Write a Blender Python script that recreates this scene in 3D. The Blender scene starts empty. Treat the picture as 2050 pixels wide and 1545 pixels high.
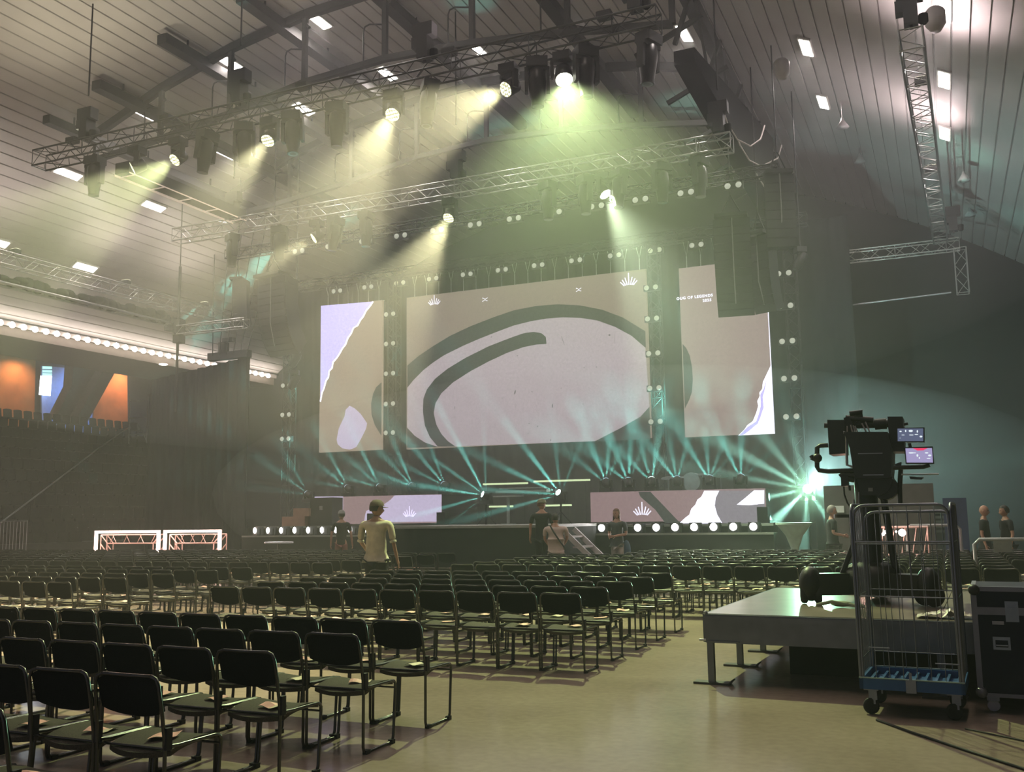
import bpy, bmesh, math, random
from mathutils import Vector, Matrix, Euler, geometry
random.seed(7)
S = bpy.context.scene
C = S.collection
PI = math.pi

# ------------------------------------------------------------------ camera
# world axes: +y towards the stage, +x along the chair rows, z up; the photographer stands at the origin
F_PX, HORIZON, ROLL, YAW, EYE = 1930.0, 1035.0, math.radians(-0.8), math.radians(24.1), 1.6
PITCH = math.atan((HORIZON - 772.5) / F_PX)
cam = bpy.data.cameras.new('camera')
cam.sensor_fit = 'HORIZONTAL'; cam.sensor_width = 36.0; cam.lens = 36.0 * F_PX / 2050.0
cam.clip_start = 0.05; cam.clip_end = 300
cam_ob = bpy.data.objects.new('camera', cam); C.objects.link(cam_ob)
cam_ob.matrix_world = (Matrix.Translation((0, 0, EYE)) @ Matrix.Rotation(YAW, 4, 'Z') @
                       Matrix.Rotation(PI / 2 + PITCH, 4, 'X') @ Matrix.Rotation(ROLL, 4, 'Z'))
S.camera = cam_ob

# ------------------------------------------------------------------ view, world, render switches
S.view_settings.view_transform = 'Standard'; S.view_settings.look = 'None'
S.view_settings.exposure = 0.0; S.view_settings.gamma = 1.0
S.view_settings.use_curve_mapping = False
cy = S.cycles
cy.max_bounces = 2; cy.diffuse_bounces = 1; cy.glossy_bounces = 1; cy.transmission_bounces = 2
cy.transparent_max_bounces = 6; cy.volume_bounces = 0
cy.sample_clamp_indirect = 3.0; cy.sample_clamp_direct = 0.0
cy.caustics_reflective = False; cy.caustics_refractive = False
cy.use_light_tree = True
cy.use_adaptive_sampling = True; cy.adaptive_threshold = 0.1; cy.light_sampling_threshold = 0.04
W = bpy.data.worlds.new('world'); S.world = W; W.use_nodes = True
W.node_tree.nodes['Background'].inputs[0].default_value = (0.54, 0.53, 0.66, 1)
W.node_tree.nodes['Background'].inputs[1].default_value = WORLD_STRENGTH = 0.24

# light levels (watts); the lamps themselves are built with their fixtures below
HOUSE_W, FESTOON_W, WASH, FOOT_W, BEAM, GOAL_W = 420.0, 130.0, 11000.0, 90.0, 11500.0, 22.0
FILL_W = 285.0  # watts of the uplights added to brighten the vault
HAZE_DENSITY, HAZE_G, STAGE_SMOKE, TRUSS_SMOKE = 0.0036, 0.25, 0.050, 0.0075

# the theatrical haze that fills the hall and makes the beams visible
bm = bmesh.new(); bmesh.ops.create_cube(bm, size=1.0)
me = bpy.data.meshes.new('haze'); bm.to_mesh(me); bm.free()
hz = bpy.data.objects.new('haze', me); C.objects.link(hz)
hz.scale = (66, 64, 18); hz.location = (-20, 22.5, 8.8)
hm = bpy.data.materials.new('stage haze'); hm.use_nodes = True; nt = hm.node_tree
nt.nodes.remove(nt.nodes['Principled BSDF'])
vs_ = nt.nodes.new('ShaderNodeVolumeScatter'); vs_.inputs['Density'].default_value = HAZE_DENSITY
vs_.inputs['Anisotropy'].default_value = HAZE_G; vs_.inputs['Color'].default_value = (1, 1, 1, 1)
nt.links.new(vs_.outputs[0], nt.nodes['Material Output'].inputs['Volume'])
me.materials.append(hm); hz['kind'] = 'stuff'; hz['label'] = 'thin theatrical haze filling the whole hall'

# thicker banks of smoke: nested soft lenses, over the stage and high among the lighting trusses
def smoke(name, label, loc, rad, dens, scales):
    for sc in scales:
        bm = bmesh.new(); bmesh.ops.create_uvsphere(bm, u_segments=32, v_segments=16, radius=1.0)
        me = bpy.data.meshes.new(name); bm.to_mesh(me); bm.free()
        o = bpy.data.objects.new(name, me); C.objects.link(o)
        o.scale = [r * sc for r in rad]; o.location = loc
        m = hm.copy(); m.name = name; m.node_tree.nodes['Volume Scatter'].inputs['Density'].default_value = dens / len(scales)
        me.materials.append(m); o['kind'] = 'stuff'; o['label'] = label
smoke('stage_smoke', 'thicker smoke hanging over the stage', (-11.0, 29.0, 2.6), (14.0, 4.8, 3.7), STAGE_SMOKE, (1.0, .66))
smoke('truss_smoke', 'bank of smoke hanging around the lighting trusses', (-12.5, 19.5, 10.2), (19, 11, 7.0), TRUSS_SMOKE, (1.0,))

# ------------------------------------------------------------------ materials
MATS = {}
def mat(name, col, rough=0.6, metal=0.0, emis=None, es=0.0, var=0.12, scale=6.0, spec=0.5, bump=0.0, sample=True):
    if name in MATS: return MATS[name]
    m = bpy.data.materials.new(name); m.use_nodes = True
    nt = m.node_tree; b = nt.nodes['Principled BSDF']
    b.inputs['Roughness'].default_value = rough; b.inputs['Metallic'].default_value = metal
    b.inputs['Specular IOR Level'].default_value = spec
    b.inputs['Base Color'].default_value = (*col, 1)
    if var > 0:
        tc = nt.nodes.new('ShaderNodeTexCoord'); n = nt.nodes.new('ShaderNodeTexNoise')
        n.inputs['Scale'].default_value = scale; n.inputs['Detail'].default_value = 4
        nt.links.new(tc.outputs['Object'], n.inputs['Vector'])
        r = nt.nodes.new('ShaderNodeValToRGB')
        r.color_ramp.elements[0].position = 0.3; r.color_ramp.elements[1].position = 0.7
        r.color_ramp.elements[0].color = (*[c * (1 - var) for c in col], 1)
        r.color_ramp.elements[1].color = (*[min(1, c * (1 + var)) for c in col], 1)
        nt.links.new(n.outputs['Fac'], r.inputs['Fac']); nt.links.new(r.outputs['Color'], b.inputs['Base Color'])
        if bump > 0:
            bp = nt.nodes.new('ShaderNodeBump'); bp.inputs['Strength'].default_value = bump
            bp.inputs['Distance'].default_value = 0.01
            nt.links.new(n.outputs['Fac'], bp.inputs['Height']); nt.links.new(bp.outputs['Normal'], b.inputs['Normal'])
    if emis:
        b.inputs['Emission Color'].default_value = (*emis, 1); b.inputs['Emission Strength'].default_value = es
        if not sample: m.cycles.emission_sampling = 'NONE'
    MATS[name] = m
    return m
def paper(name, col, es, amp=0.16, scale=55.0, sample=False, blotch=0.0):
    """a lit LED picture of coarse paper: emission with a fine procedural grain"""
    if name in MATS: return MATS[name]
    m = bpy.data.materials.new(name); m.use_nodes = True
    nt = m.node_tree; b = nt.nodes['Principled BSDF']
    b.inputs['Base Color'].default_value = (0.01, 0.01, 0.01, 1); b.inputs['Roughness'].default_value = 1.0; b.inputs['Specular IOR Level'].default_value = 0.0
    tc = nt.nodes.new('ShaderNodeTexCoord'); n = nt.nodes.new('ShaderNodeTexNoise')
    n.inputs['Scale'].default_value = scale * 0.2; n.inputs['Detail'].default_value = 8; n.inputs['Roughness'].default_value = 0.75
    nt.links.new(tc.outputs['Object'], n.inputs['Vector'])
    r = nt.nodes.new('ShaderNodeValToRGB')
    r.color_ramp.elements[0].position = 0.35; r.color_ramp.elements[1].position = 0.65
    r.color_ramp.elements[0].color = (*[c * (1 - amp) for c in col], 1)
    r.color_ramp.elements[1].color = (*[c * (1 + amp) for c in col], 1)
    nt.links.new(n.outputs['Fac'], r.inputs['Fac']); nt.links.new(r.outputs['Color'], b.inputs['Emission Color'])
    b.inputs['Emission Strength'].default_value = es
    if not sample: m.cycles.emission_sampling = 'NONE'
    MATS[name] = m
    return m
def glow(name, col, es, sample=False):
    return mat(name, (0.02, 0.02, 0.02), 0.4, emis=col, es=es, var=0, sample=sample)

M_BLACK = mat('black powder coat', (0.012, 0.012, 0.013), 0.38, var=0.1)
M_BLACKM = mat('matt black cloth', (0.014, 0.015, 0.016), 0.95, var=0.2, scale=3, spec=0.1)
M_DARK = mat('dark plastic', (0.02, 0.02, 0.022), 0.5)
M_TRUSS = mat('aluminium truss tube', (0.42, 0.42, 0.41), 0.35, 0.9)
M_TRUSSB = mat('black truss tube', (0.035, 0.036, 0.035), 0.4, 0.3)
M_STEEL = mat('grey painted roof steel', (0.030, 0.030, 0.028), 0.6, spec=.3)
M_ALU = mat('brushed aluminium', (0.38, 0.39, 0.42), 0.35, 0.8)
M_ZINC = mat('zinc plated wire', (0.20, 0.21, 0.25), 0.38, 0.8)
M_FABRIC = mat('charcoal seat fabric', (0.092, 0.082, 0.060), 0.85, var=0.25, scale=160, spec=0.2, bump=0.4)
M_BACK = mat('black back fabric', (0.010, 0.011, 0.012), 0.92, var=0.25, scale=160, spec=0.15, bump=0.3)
M_RAIL = mat('polished black tube', (0.10, 0.10, 0.095), 0.25, 0.85, var=0.05)
M_PINK = mat('pink leaflet paper', (0.98, 0.52, 0.42), 0.6, var=0.06, scale=30)
M_CREAM = mat('cream leaflet paper', (0.85, 0.74, 0.50), 0.6, var=0.05, scale=30)
M_RUBBER = mat('black rubber', (0.015, 0.015, 0.015), 0.7)
M_WOOD = mat('raw plywood', (0.36, 0.25, 0.15), 0.6, var=0.15, scale=12)

# ------------------------------------------------------------------ objects
def link(name, me, m=None, parent=None, mats=None):
    o = bpy.data.objects.new(name, me); C.objects.link(o)
    if mats:
        for k in mats: me.materials.append(k)
    elif m is not None and hasattr(me, 'materials') and not me.materials: me.materials.append(m)
    if parent is not None: o.parent = parent
    return o
def tag(o, label=None, cat=None, group=None, kind=None):
    if label: o['label'] = label
    if cat: o['category'] = cat
    if group: o['group'] = group
    if kind: o['kind'] = kind
    return o
def thing(name, label, cat, loc=(0, 0, 0), rz=0.0, group=None):
    o = bpy.data.objects.new(name, None); C.objects.link(o)
    o.empty_display_size = 0.1
    o.location = loc; o.rotation_euler = (0, 0, rz)
    return tag(o, label, cat, group)
def copy_tree(o, parent=None):
    c = o.copy(); C.objects.link(c)
    c.parent = parent
    for ch in list(o.children): copy_tree(ch, c)
    return c

class MB:
    """collects shapes into one mesh"""
    def __init__(s): s.v = []; s.f = []; s.mi = []; s.sm = []; s.k = 0
    def add(s, vs, fs, smooth=False):
        b = len(s.v); s.v += [tuple(v) for v in vs]
        for f in fs: s.f.append(tuple(b + i for i in f)); s.mi.append(s.k); s.sm.append(smooth)
    def box(s, c, d, rot=None):
        hx, hy, hz = d[0] / 2, d[1] / 2, d[2] / 2
        vs = [Vector((x, y, z)) for x in (-hx, hx) for y in (-hy, hy) for z in (-hz, hz)]
        if rot is not None:
            R = rot if isinstance(rot, Matrix) else Euler(rot).to_matrix()
            vs = [R @ v for v in vs]
        s.add([Vector(c) + v for v in vs], [(0, 1, 3, 2), (4, 6, 7, 5), (0, 4, 5, 1), (2, 3, 7, 6), (0, 2, 6, 4), (1, 5, 7, 3)])
    def bbox(s, x0, x1, y0, y1, z0, z1): s.box(((x0 + x1) / 2, (y0 + y1) / 2, (z0 + z1) / 2), (abs(x1 - x0), abs(y1 - y0), abs(z1 - z0)))
    def tube(s, pts, r, n=6, caps=True):
        pts = [Vector(p) for p in pts]
        rr = r if isinstance(r, (list, tuple)) else [r] * len(pts)
        rings = []
        up = None
        for i, p in enumerate(pts):
            a = pts[max(i - 1, 0)]; b = pts[min(i + 1, len(pts) - 1)]
            d = (b - a).normalized()
            if up is None: up = Vector((0, 0, 1)) if abs(d.z) < 0.9 else Vector((1, 0, 0))
            sx = d.cross(up)
            if sx.length < 1e-5: sx = d.orthogonal()
            sx.normalize(); up = sx.cross(d).normalized()
            rings.append([p + (sx * math.cos(t) + up * math.sin(t)) * rr[i] for t in (2 * PI * k / n for k in range(n))])
        vs = [v for ring in rings for v in ring]; fs = []
        for i in range(len(pts) - 1):
            for k in range(n):
                k2 = (k + 1) % n; fs.append((i * n + k, i * n + k2, (i + 1) * n + k2, (i + 1) * n + k))
        s.add(vs, fs, True)
        if caps: s.add(rings[0] + rings[-1], [tuple(range(n)), tuple(reversed(range(n, 2 * n)))])
    def lathe(s, prof, n=16, M=None, caps=True):
        """profile of (r, z) about z"""
        vs = []; fs = []
        for (r, z) in prof:
            for k in range(n):
                a = 2 * PI * k / n; v = Vector((r * math.cos(a), r * math.sin(a), z))
                vs.append(M @ v if M is not None else v)
        for i in range(len(prof) - 1):
            for k in range(n):
                k2 = (k + 1) % n; fs.append((i * n + k, i * n + k2, (i + 1) * n + k2, (i + 1) * n + k))
        s.add(vs, fs, True)
        if caps: s.add(vs[:n] + vs[-n:], [tuple(reversed(range(n))), tuple(range(n, 2 * n))])
    def ball(s, c, r, n=10, sc=(1, 1, 1), M=None):
        prof = []
        vs = []; fs = []; m = max(4, n // 2 + 1)
        for i in range(m + 1):
            t = PI * i / m
            for k in range(n):
                a = 2 * PI * k / n
                v = Vector((r * math.sin(t) * math.cos(a) * sc[0], r * math.sin(t) * math.sin(a) * sc[1], r * math.cos(t) * sc[2]))
                if M is not None: v = M @ v
                vs.append(Vector(c) + v)
        for i in range(m):
            for k in range(n):
                k2 = (k + 1) % n; fs.append((i * n + k, (i + 1) * n + k, (i + 1) * n + k2, i * n + k2))
        s.add(vs, fs, True)
    def grid(s, nx, ny, fn, thick=None, smooth=True):
        """fn(u,v) -> point; thick: offset vector makes it a closed slab"""
        P = [[Vector(fn(i / nx, j / ny)) for i in range(nx + 1)] for j in range(ny + 1)]
        w = nx + 1
        vs = [p for row in P for p in row]
        fs = [(j * w + i, j * w + i + 1, (j + 1) * w + i + 1, (j + 1) * w + i) for j in range(ny) for i in range(nx)]
        if thick is None: s.add(vs, fs, smooth); return
        t = Vector(thick); n0 = len(vs)
        vs2 = vs + [p + t for p in vs]
        s.add(vs2, fs + [tuple(n0 + i for i in reversed(f)) for f in fs], smooth)
        rim = [i for i in range(w)] + [j * w + nx for j in range(1, ny + 1)] + [ny * w + i for i in range(nx - 1, -1, -1)] + [j * w for j in range(ny - 1, 0, -1)]
        s.add(vs2, [(rim[k], n0 + rim[k], n0 + rim[(k + 1) % len(rim)], rim[(k + 1) % len(rim)]) for k in range(len(rim))])
    def poly(s, pts, thick=None):
        """flat polygon from 3-D points, tessellated; optional thickness vector"""
        tri = geometry.tessellate_polygon([[Vector(p) for p in pts]])
        if thick is None: s.add(pts, [tuple(t) for t in tri]); return
        n = len(pts); t = Vector(thick); vs = [Vector(p) for p in pts] + [Vector(p) + t for p in pts]
        s.add(vs, [tuple(a) for a in tri] + [tuple(n + i for i in reversed(a)) for a in tri] + [(i, (i + 1) % n, n + (i + 1) % n, n + i) for i in range(n)])
    def mesh(s, name='mesh', mats=None):
        me = bpy.data.meshes.new(name); me.from_pydata(s.v, [], s.f)
        me.polygons.foreach_set('use_smooth', s.sm); me.polygons.foreach_set('material_index', s.mi)
        if mats:
            for k in mats: me.materials.append(k)
        me.update(); return me
    def build(s, name, m, parent=None, loc=None, rot=None):
        me = s.mesh(name, m if isinstance(m, (list, tuple)) else [m])
        o = bpy.data.objects.new(name, me); C.objects.link(o)
        if parent is not None: o.parent = parent
        if loc is not None: o.location = loc
        if rot is not None: o.rotation_euler = rot
        return o
def struct(mb, name, m):
    o = mb.build(name, m); o['kind'] = 'structure'; return o

# a photo pixel carried onto a real plane of the hall (used for artwork on the flat screens and for outlines)
def _ray(x, y):
    X, Y = x - 1025.0, 772.5 - y
    c, s = math.cos(ROLL), math.sin(ROLL)
    X, Y = X * c - Y * s, X * s + Y * c
    v = Vector((X / F_PX, math.cos(PITCH) - Y / F_PX * math.sin(PITCH), math.sin(PITCH) + Y / F_PX * math.cos(PITCH)))
    return Matrix.Rotation(YAW, 3, 'Z') @ v
def on_y(x, y, yd):
    r = _ray(x, y); t = yd / r.y
    return Vector((r.x * t, yd, r.z * t + EYE))
def on_z(x, y, z):
    r = _ray(x, y); t = (z - EYE) / r.z
    return Vector((r.x * t, r.y * t, z))
def on_x(x, y, xd):
    r = _ray(x, y); t = xd / r.x
    return Vector((xd, r.y * t, r.z * t + EYE))
def aim(o, d):
    o.rotation_euler = Vector(d).to_track_quat('-Z', 'Y').to_euler()
def camdir(a, b, c):
    """direction given as right, up and towards the audience where the photographer stands"""
    R = Vector((math.cos(YAW), math.sin(YAW), 0)); Fw = Vector((-math.sin(YAW), math.cos(YAW), 0))
    return R * a + Vector((0, 0, b)) - Fw * c
def spot(name, loc, d, watts, deg, col, blend=0.4, size=0.08, parent=None):
    l = bpy.data.lights.new(name, 'SPOT'); l.energy = watts; l.spot_size = math.radians(deg); l.spot_blend = blend
    l.color = col; l.shadow_soft_size = size
    o = bpy.data.objects.new(name, l); C.objects.link(o)
    o.location = loc; aim(o, d)
    if parent is not None:
        o.parent = parent
    return o
# ------------------------------------------------------------------ the hall
XC = -13.0                                 # middle of the vault and of the stage
def vault(x): d = x - XC; return 16.15 - d * d / 49.5

# floor: sealed concrete with a soft sheen
m = bpy.data.materials.new('sealed concrete floor'); m.use_nodes = True; nt = m.node_tree; b = nt.nodes['Principled BSDF']
tc = nt.nodes.new('ShaderNodeTexCoord'); n1 = nt.nodes.new('ShaderNodeTexNoise'); n1.inputs['Scale'].default_value = 0.9; n1.inputs['Detail'].default_value = 6
n2 = nt.nodes.new('ShaderNodeTexNoise'); n2.inputs['Scale'].default_value = 14; n2.inputs['Detail'].default_value = 5
nt.links.new(tc.outputs['Object'], n1.inputs['Vector']); nt.links.new(tc.outputs['Object'], n2.inputs['Vector'])
r1 = nt.nodes.new('ShaderNodeValToRGB'); r1.color_ramp.elements[0].position = .3; r1.color_ramp.elements[1].position = .7
r1.color_ramp.elements[0].color = (0.43, 0.335, 0.26, 1); r1.color_ramp.elements[1].color = (0.51, 0.40, 0.31, 1)
mx = nt.nodes.new('ShaderNodeMixRGB'); mx.blend_type = 'MULTIPLY'; mx.inputs[0].default_value = .35
nt.links.new(n1.outputs['Fac'], r1.inputs['Fac']); nt.links.new(r1.outputs['Color'], mx.inputs[1]); nt.links.new(n2.outputs['Fac'], mx.inputs[2])
nt.links.new(mx.outputs[0], b.inputs['Base Color'])
rr = nt.nodes.new('ShaderNodeMapRange'); rr.inputs[3].default_value = .13; rr.inputs[4].default_value = .27
nt.links.new(n1.outputs['Fac'], rr.inputs[0]); nt.links.new(rr.outputs[0], b.inputs['Roughness'])
bp = nt.nodes.new('ShaderNodeBump'); bp.inputs['Strength'].default_value = .12; bp.inputs['Distance'].default_value = .02
nt.links.new(n1.outputs['Fac'], bp.inputs['Height']); nt.links.new(bp.outputs['Normal'], b.inputs['Normal'])
b.inputs['Specular IOR Level'].default_value = .45
M_FLOOR = m
q = MB(); q.bbox(-52, 12, -8, 52, -0.3, 0); struct(q, 'floor', M_FLOOR)

# vaulted ceiling of ribbed steel deck, ribs running towards the stage
M_DECK = mat('ribbed ceiling deck', (0.47, 0.435, 0.42), 0.40, var=0.05, scale=1.5)
q = MB(); xs = []
x = XC - 18.7
pitch = 0.42
prof = []
while x < XC + 18.7:
    a = math.atan(2 * (x - XC) / 49.5); st = pitch * math.cos(a)
    for f, dz in ((0, 0), (.89, 0), (.905, .06), (.985, .06)):
        xx = x + st * f; prof.append((xx, vault(xx) + dz))
    x += st
vs = [(px, yy, pz) for yy in (-8, 41) for (px, pz) in prof]; n = len(prof)
q.add(vs, [(i, i + 1, n + i + 1, n + i) for i in range(n - 1)])
q.add([(px, yy, pz + .3) for yy in (-8, 41) for (px, pz) in prof], [(i, n + i, n + i + 1, i + 1) for i in range(n - 1)])
struct(q, 'ceiling', M_DECK)

M_WALLB = mat('black end wall', (0.020, 0.021, 0.022), 0.9, var=0.2, scale=1)
q = MB(); q.bbox(-36, 12, 40.5, 41, 0, 16.8); struct(q, 'wall_stage', M_WALLB)
M_WALLR = mat('dark side wall', (0.05, 0.045, 0.045), 0.8)
q = MB(); q.bbox(-52, -36, 52, 52.4, 0, 12); q.bbox(-36.2, -36, 41, 52.4, 0, 12); struct(q, 'wall_concourse_end', M_WALLB)
q = MB(); q.bbox(6.0, 6.4, -8, 41, 0, 9.0); struct(q, 'wall_right', M_WALLR)
# left edge of the vault: edge beam, soffit over the concourse
M_SOFFIT = mat('brown soffit boards', (0.16, 0.13, 0.11), 0.7)
q = MB(); q.bbox(-31.9, -31.6, -8, 41, 8.95, 9.75); struct(q, 'trim_1', mat('edge beam paint', (0.25, 0.22, 0.21), .6))
q = MB(); q.bbox(-35.5, -31.75, -8, 40.5, 8.6, 8.95); struct(q, 'ceiling_soffit', M_SOFFIT)
q = MB(); q.bbox(-52, -35.5, -8, 52, 11.6, 11.9); struct(q, 'ceiling_concourse', M_SOFFIT)
q = MB(); q.bbox(-35.6, -35.4, -8, 40.5, 8.6, 11.9); struct(q, 'wall_bulkhead', M_SOFFIT)
q = MB(); q.bbox(-31.75, -31.60, -8, 41, 9.75, 9.85); struct(q, 'trim_2', mat('pale trim strip', (0.6, 0.5, 0.47), .4))
# concourse behind the left tribune
M_ORANGE = mat('orange veneer wall', (0.55, 0.25, 0.11), 0.6, var=0.18, scale=1.3)
M_BLUEW = mat('blue grey lobby wall', (0.22, 0.30, 0.55), 0.6)
q = MB(); q.bbox(-50.4, -50.0, -8, 52, 0, 11.6); struct(q, 'wall_left', mat('dim concourse wall', (0.10, 0.09, 0.085), .8))
def wall_patch(name, px, xd, m, th=.1):
    q = MB(); q.poly([on_x(a, b_, xd) for a, b_ in px], thick=(-th, 0, 0)); return struct(q, name, m)
wall_patch('wall_orange_1', [(-40, 690), (72, 700), (68, 860), (-40, 850)], -48, M_ORANGE)
wall_patch('wall_orange_2', [(222, 745), (255, 752), (256, 862), (186, 862), (188, 815)], -46, M_ORANGE)
wall_patch('wall_lobby', [(84, 732), (238, 745), (200, 880), (84, 840)], -49, M_BLUEW)
# daylight door pane with its transom
glass = glow('daylight behind glass', (0.90, 0.96, 1.0), 9.0, True)
q = MB(); q.poly([on_x(a, b_, -48.4) for a, b_ in ((82, 752), (104, 752), (101, 792), (79, 790))], thick=(-.05, 0, 0))
o = q.build('window_1', glass); o['kind'] = 'structure'
q = MB()
for (ya, yb) in ((733, 738), (740.5, 745), (746.5, 750.5)):
    q.poly([on_x(a, b_, -48.4) for a, b_ in ((86, ya), (104, ya + .6), (104, yb + .6), (86, yb))], thick=(-.05, 0, 0))
o = q.build('window_2', glow('green tinted daylight', (0.45, 0.95, 0.85), 1.6)); o['kind'] = 'structure'
q = MB()
for k in range(5):
    ya = 676 + k * 6
    q.poly([on_x(a, b_, -47.6) for a, b_ in ((88, ya), (112 + k * 2, ya + 4), (112 + k * 2, ya + 7), (88, ya + 4))], thick=(-.05, 0, 0))
for k in range(4):
    ya = 692 + k * 5.5
    q.poly([on_x(a, b_, -47.6) for a, b_ in ((139, ya), (149, ya + 1), (149, ya + 4.5), (139, ya + 3.5))], thick=(-.05, 0, 0))
o = q.build('window_3', glow('blue louvre daylight', (0.16, 0.52, 0.80), 1.0)); o['kind'] = 'structure'
# leaning concrete pillars in front of the lobby
M_PILLAR = mat('dark concrete pillar', (0.10, 0.11, 0.13), 0.8)
def pillar(name, px, xd):
    q = MB(); q.poly([on_x(a, b_, xd) for a, b_ in px], thick=(-.7, 0, 0)); struct(q, name, M_PILLAR)
pillar('pillar_1', [(215, 728), (236, 735), (172, 850), (150, 846)], -44)
pillar('pillar_2', [(148, 715), (215, 722), (150, 846), (112, 836), (144, 772)], -45.5)
# tribune: raked terraces rising to the left
M_STEP = mat('dark tribune concrete', (0.045, 0.042, 0.038), 0.85)
q = MB(); NT = 12
for k in range(NT):
    x1 = -31.0 - k * .95; z1 = .30 + k * .55
    q.bbox(-46 if k == NT - 1 else x1 - .95, x1, 2, 40.4, 0, z1)
struct(q, 'floor_tribune', M_STEP)
q = MB(); q.bbox(-52, -46, 2, 52, 6.0, 6.35); q.bbox(-46, -36.2, 40.4, 52, 6.0, 6.35); struct(q, 'floor_concourse', M_STEP)

# concourse lamps: warm downlights on the veneer, daylight colour in the lobby
for (px, py, xd, dx, w, c, dg) in ((25, 700, -48, 1.3, 330, (1.0, .55, .25), 95), (240, 748, -46, 1.2, 700, (1.0, .5, .28), 95), (45, 700, -48, 1.3, 200, (1.0, .55, .25), 95)):
    p = on_x(px, py, xd); spot('concourse_lamp', (p.x + dx, p.y, min(11.3, p.z + .6)), (-.5, 0, -1), w, dg, c, .8, .15)
p = on_x(130, 760, -49); spot('lobby_lamp', (p.x + 2.5, p.y + 1.0, 11.0), (-.9, .2, -.9), 900, 130, (.35, .55, 1.0), .8, .3)
# ------------------------------------------------------------------ roof steel
def bar(q, a, b, w, h=None):
    a, b = Vector(a), Vector(b); d = b - a; L = d.length
    R = d.to_track_quat('X', 'Z').to_matrix()
    q.box((a + b) / 2, (L, w, h or w), R)
def roof_truss(y, label, low=2.0):
    t = thing('roof_truss', label, 'roof truss', (XC, y, 0), 0, 'steel trusses under the roof')
    X = [XC + k * 2.62 for k in range(-4, 4)]
    up = [Vector((x - XC, 0, vault(x) - .28)) for x in X]
    lo = []
    for x in X:
        lo.append(Vector((x - XC, 0, vault(x) - .3 - low * (.42, .8, 1, 1, 1, 1, .95, .8)[X.index(x)])))
    q = MB()
    for i in range(len(X) - 1): bar(q, up[i], up[i + 1], .16, .24)
    q.build('upper_chord', M_STEEL, t)
    q = MB()
    for i in range(len(X) - 1): bar(q, lo[i], lo[i + 1], .14, .16)
    q.build('lower_chord', M_STEEL, t)
    for i in range(len(X)):
        q = MB(); bar(q, up[i], lo[i], .13)
        if 0 < i < len(X) - 1:      # curved-top inspection bracket beside each post
            q.tube([up[i] + Vector((-.12, 0, -.1)), up[i] + Vector((.14, 0, -.42))], .05)
            q.tube([lo[i] + Vector((-.75, .1, .1)), lo[i] + Vector((-.75, .1, 1.0)), lo[i] + Vector((-.7, .1, 1.12)), lo[i] + Vector((-.55, .1, 1.16)), lo[i] + Vector((-.1, .1, 1.05))], .022)
        q.build('post', M_STEEL, t)
    return t
roof_truss(21.0, 'grey steel arch truss crossing the vault just above the front lighting truss')
roof_truss(27.3, 'hazy steel arch truss crossing the vault behind the front one')
# long beams hanging under the ceiling, running towards the stage
for i, (x, y0, y1, w, h, dz, lb) in enumerate([
        (-23.55, 19.2, 30, .28, .26, .2, 'dark service duct under the vault, lowest one on the left'),
        (-21.7, 19.3, 31, .34, .28, .2, 'dark service duct under the vault, second from the left'),
        (-19.15, 19.2, 31, .34, .28, .2, 'dark service duct under the vault, third from the left'),
        (-16.4, 19.2, 31, .34, .28, .2, 'dark service duct under the vault, above the middle of the front truss'),
        (-13.3, 19.2, 31, .34, .28, .2, 'dark service duct along the ridge of the vault'),
        (-9.0, 19.0, 31, .34, .28, .2, 'dark service duct right of the vault ridge'),
        (-5.1, 16.0, 36, .3, .42, .12, 'grey steel beam along the vault where the arches end on the right')]):
    q = MB(); q.box((0, (y1 - y0) / 2, 0), (w, y1 - y0, h))
    for k in range(int((y1 - y0) / 3)): q.tube([(0, 1 + 3 * k, h / 2), (0, 1 + 3 * k, dz + h * .5 + .1)], .03)
    o = q.build('service_duct', M_STEEL, loc=(x, y0, vault(x) - dz - h / 2 - abs(x - XC) * .012)); tag(o, lb, 'duct', 'ducts and beams under the vault')
# the deep black-clad beam right of the stage axis, with its cross arms
q = MB(); q.add([(-.25, 0, 0), (.25, 0, 0), (.25, 0, .35), (-.25, 0, .35), (-.2, 10.5, -.5), (.45, 10.5, -.5), (.45, 10.5, 1.9), (-.2, 10.5, 1.9)],
                [(0, 1, 2, 3), (4, 7, 6, 5), (0, 4, 5, 1), (1, 5, 6, 2), (2, 6, 7, 3), (3, 7, 4, 0)])
o = q.build('clad_beam', M_BLACKM, loc=(-5.0, 21.45, 12.2)); tag(o, 'broad black-clad beam slanting down beside the right end of the front truss', 'beam')
t = thing('gantry_frame', 'grey steel lattice between the black-clad beam and the vault', 'gantry', (-5.0, 21.0, 12.3))
for k in range(5):
    y = .8 + 3.0 * k; q = MB(); bar(q, (-.3, y, .6), (.2, y, 2.0), .1); bar(q, (.2, y, 2.0), (-.1, y + 2.9, .9), .07); bar(q, (-1.3, y, .5), (.35, y + .2, 1.3), .09, .12); q.build('lattice_bar', M_STEEL, t)
# loose cables drooping from the beam
for i, (y, dx, lb) in enumerate([(24.3, .5, 'pale cable drooping from the black-clad beam, nearest loop'), (26.0, .7, 'pale cable drooping from the black-clad beam, middle loop'), (28.5, .6, 'pale cable drooping from the black-clad beam, farthest loop')]):
    q = MB(); q.tube([(0, 0, 0), (.1, .3, -.45), (.25, .8, -.75), (.5, 1.3, -.8), (dx + .2, 1.8, -.45), (dx + .3, 2.0, 0)], .022, 5)
    o = q.build('hanging_cable', mat('pale cable', (.5, .45, .42), .5), loc=(-4.75, y, 12.3)); tag(o, lb, 'cable', 'cables along the roof beam')
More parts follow.
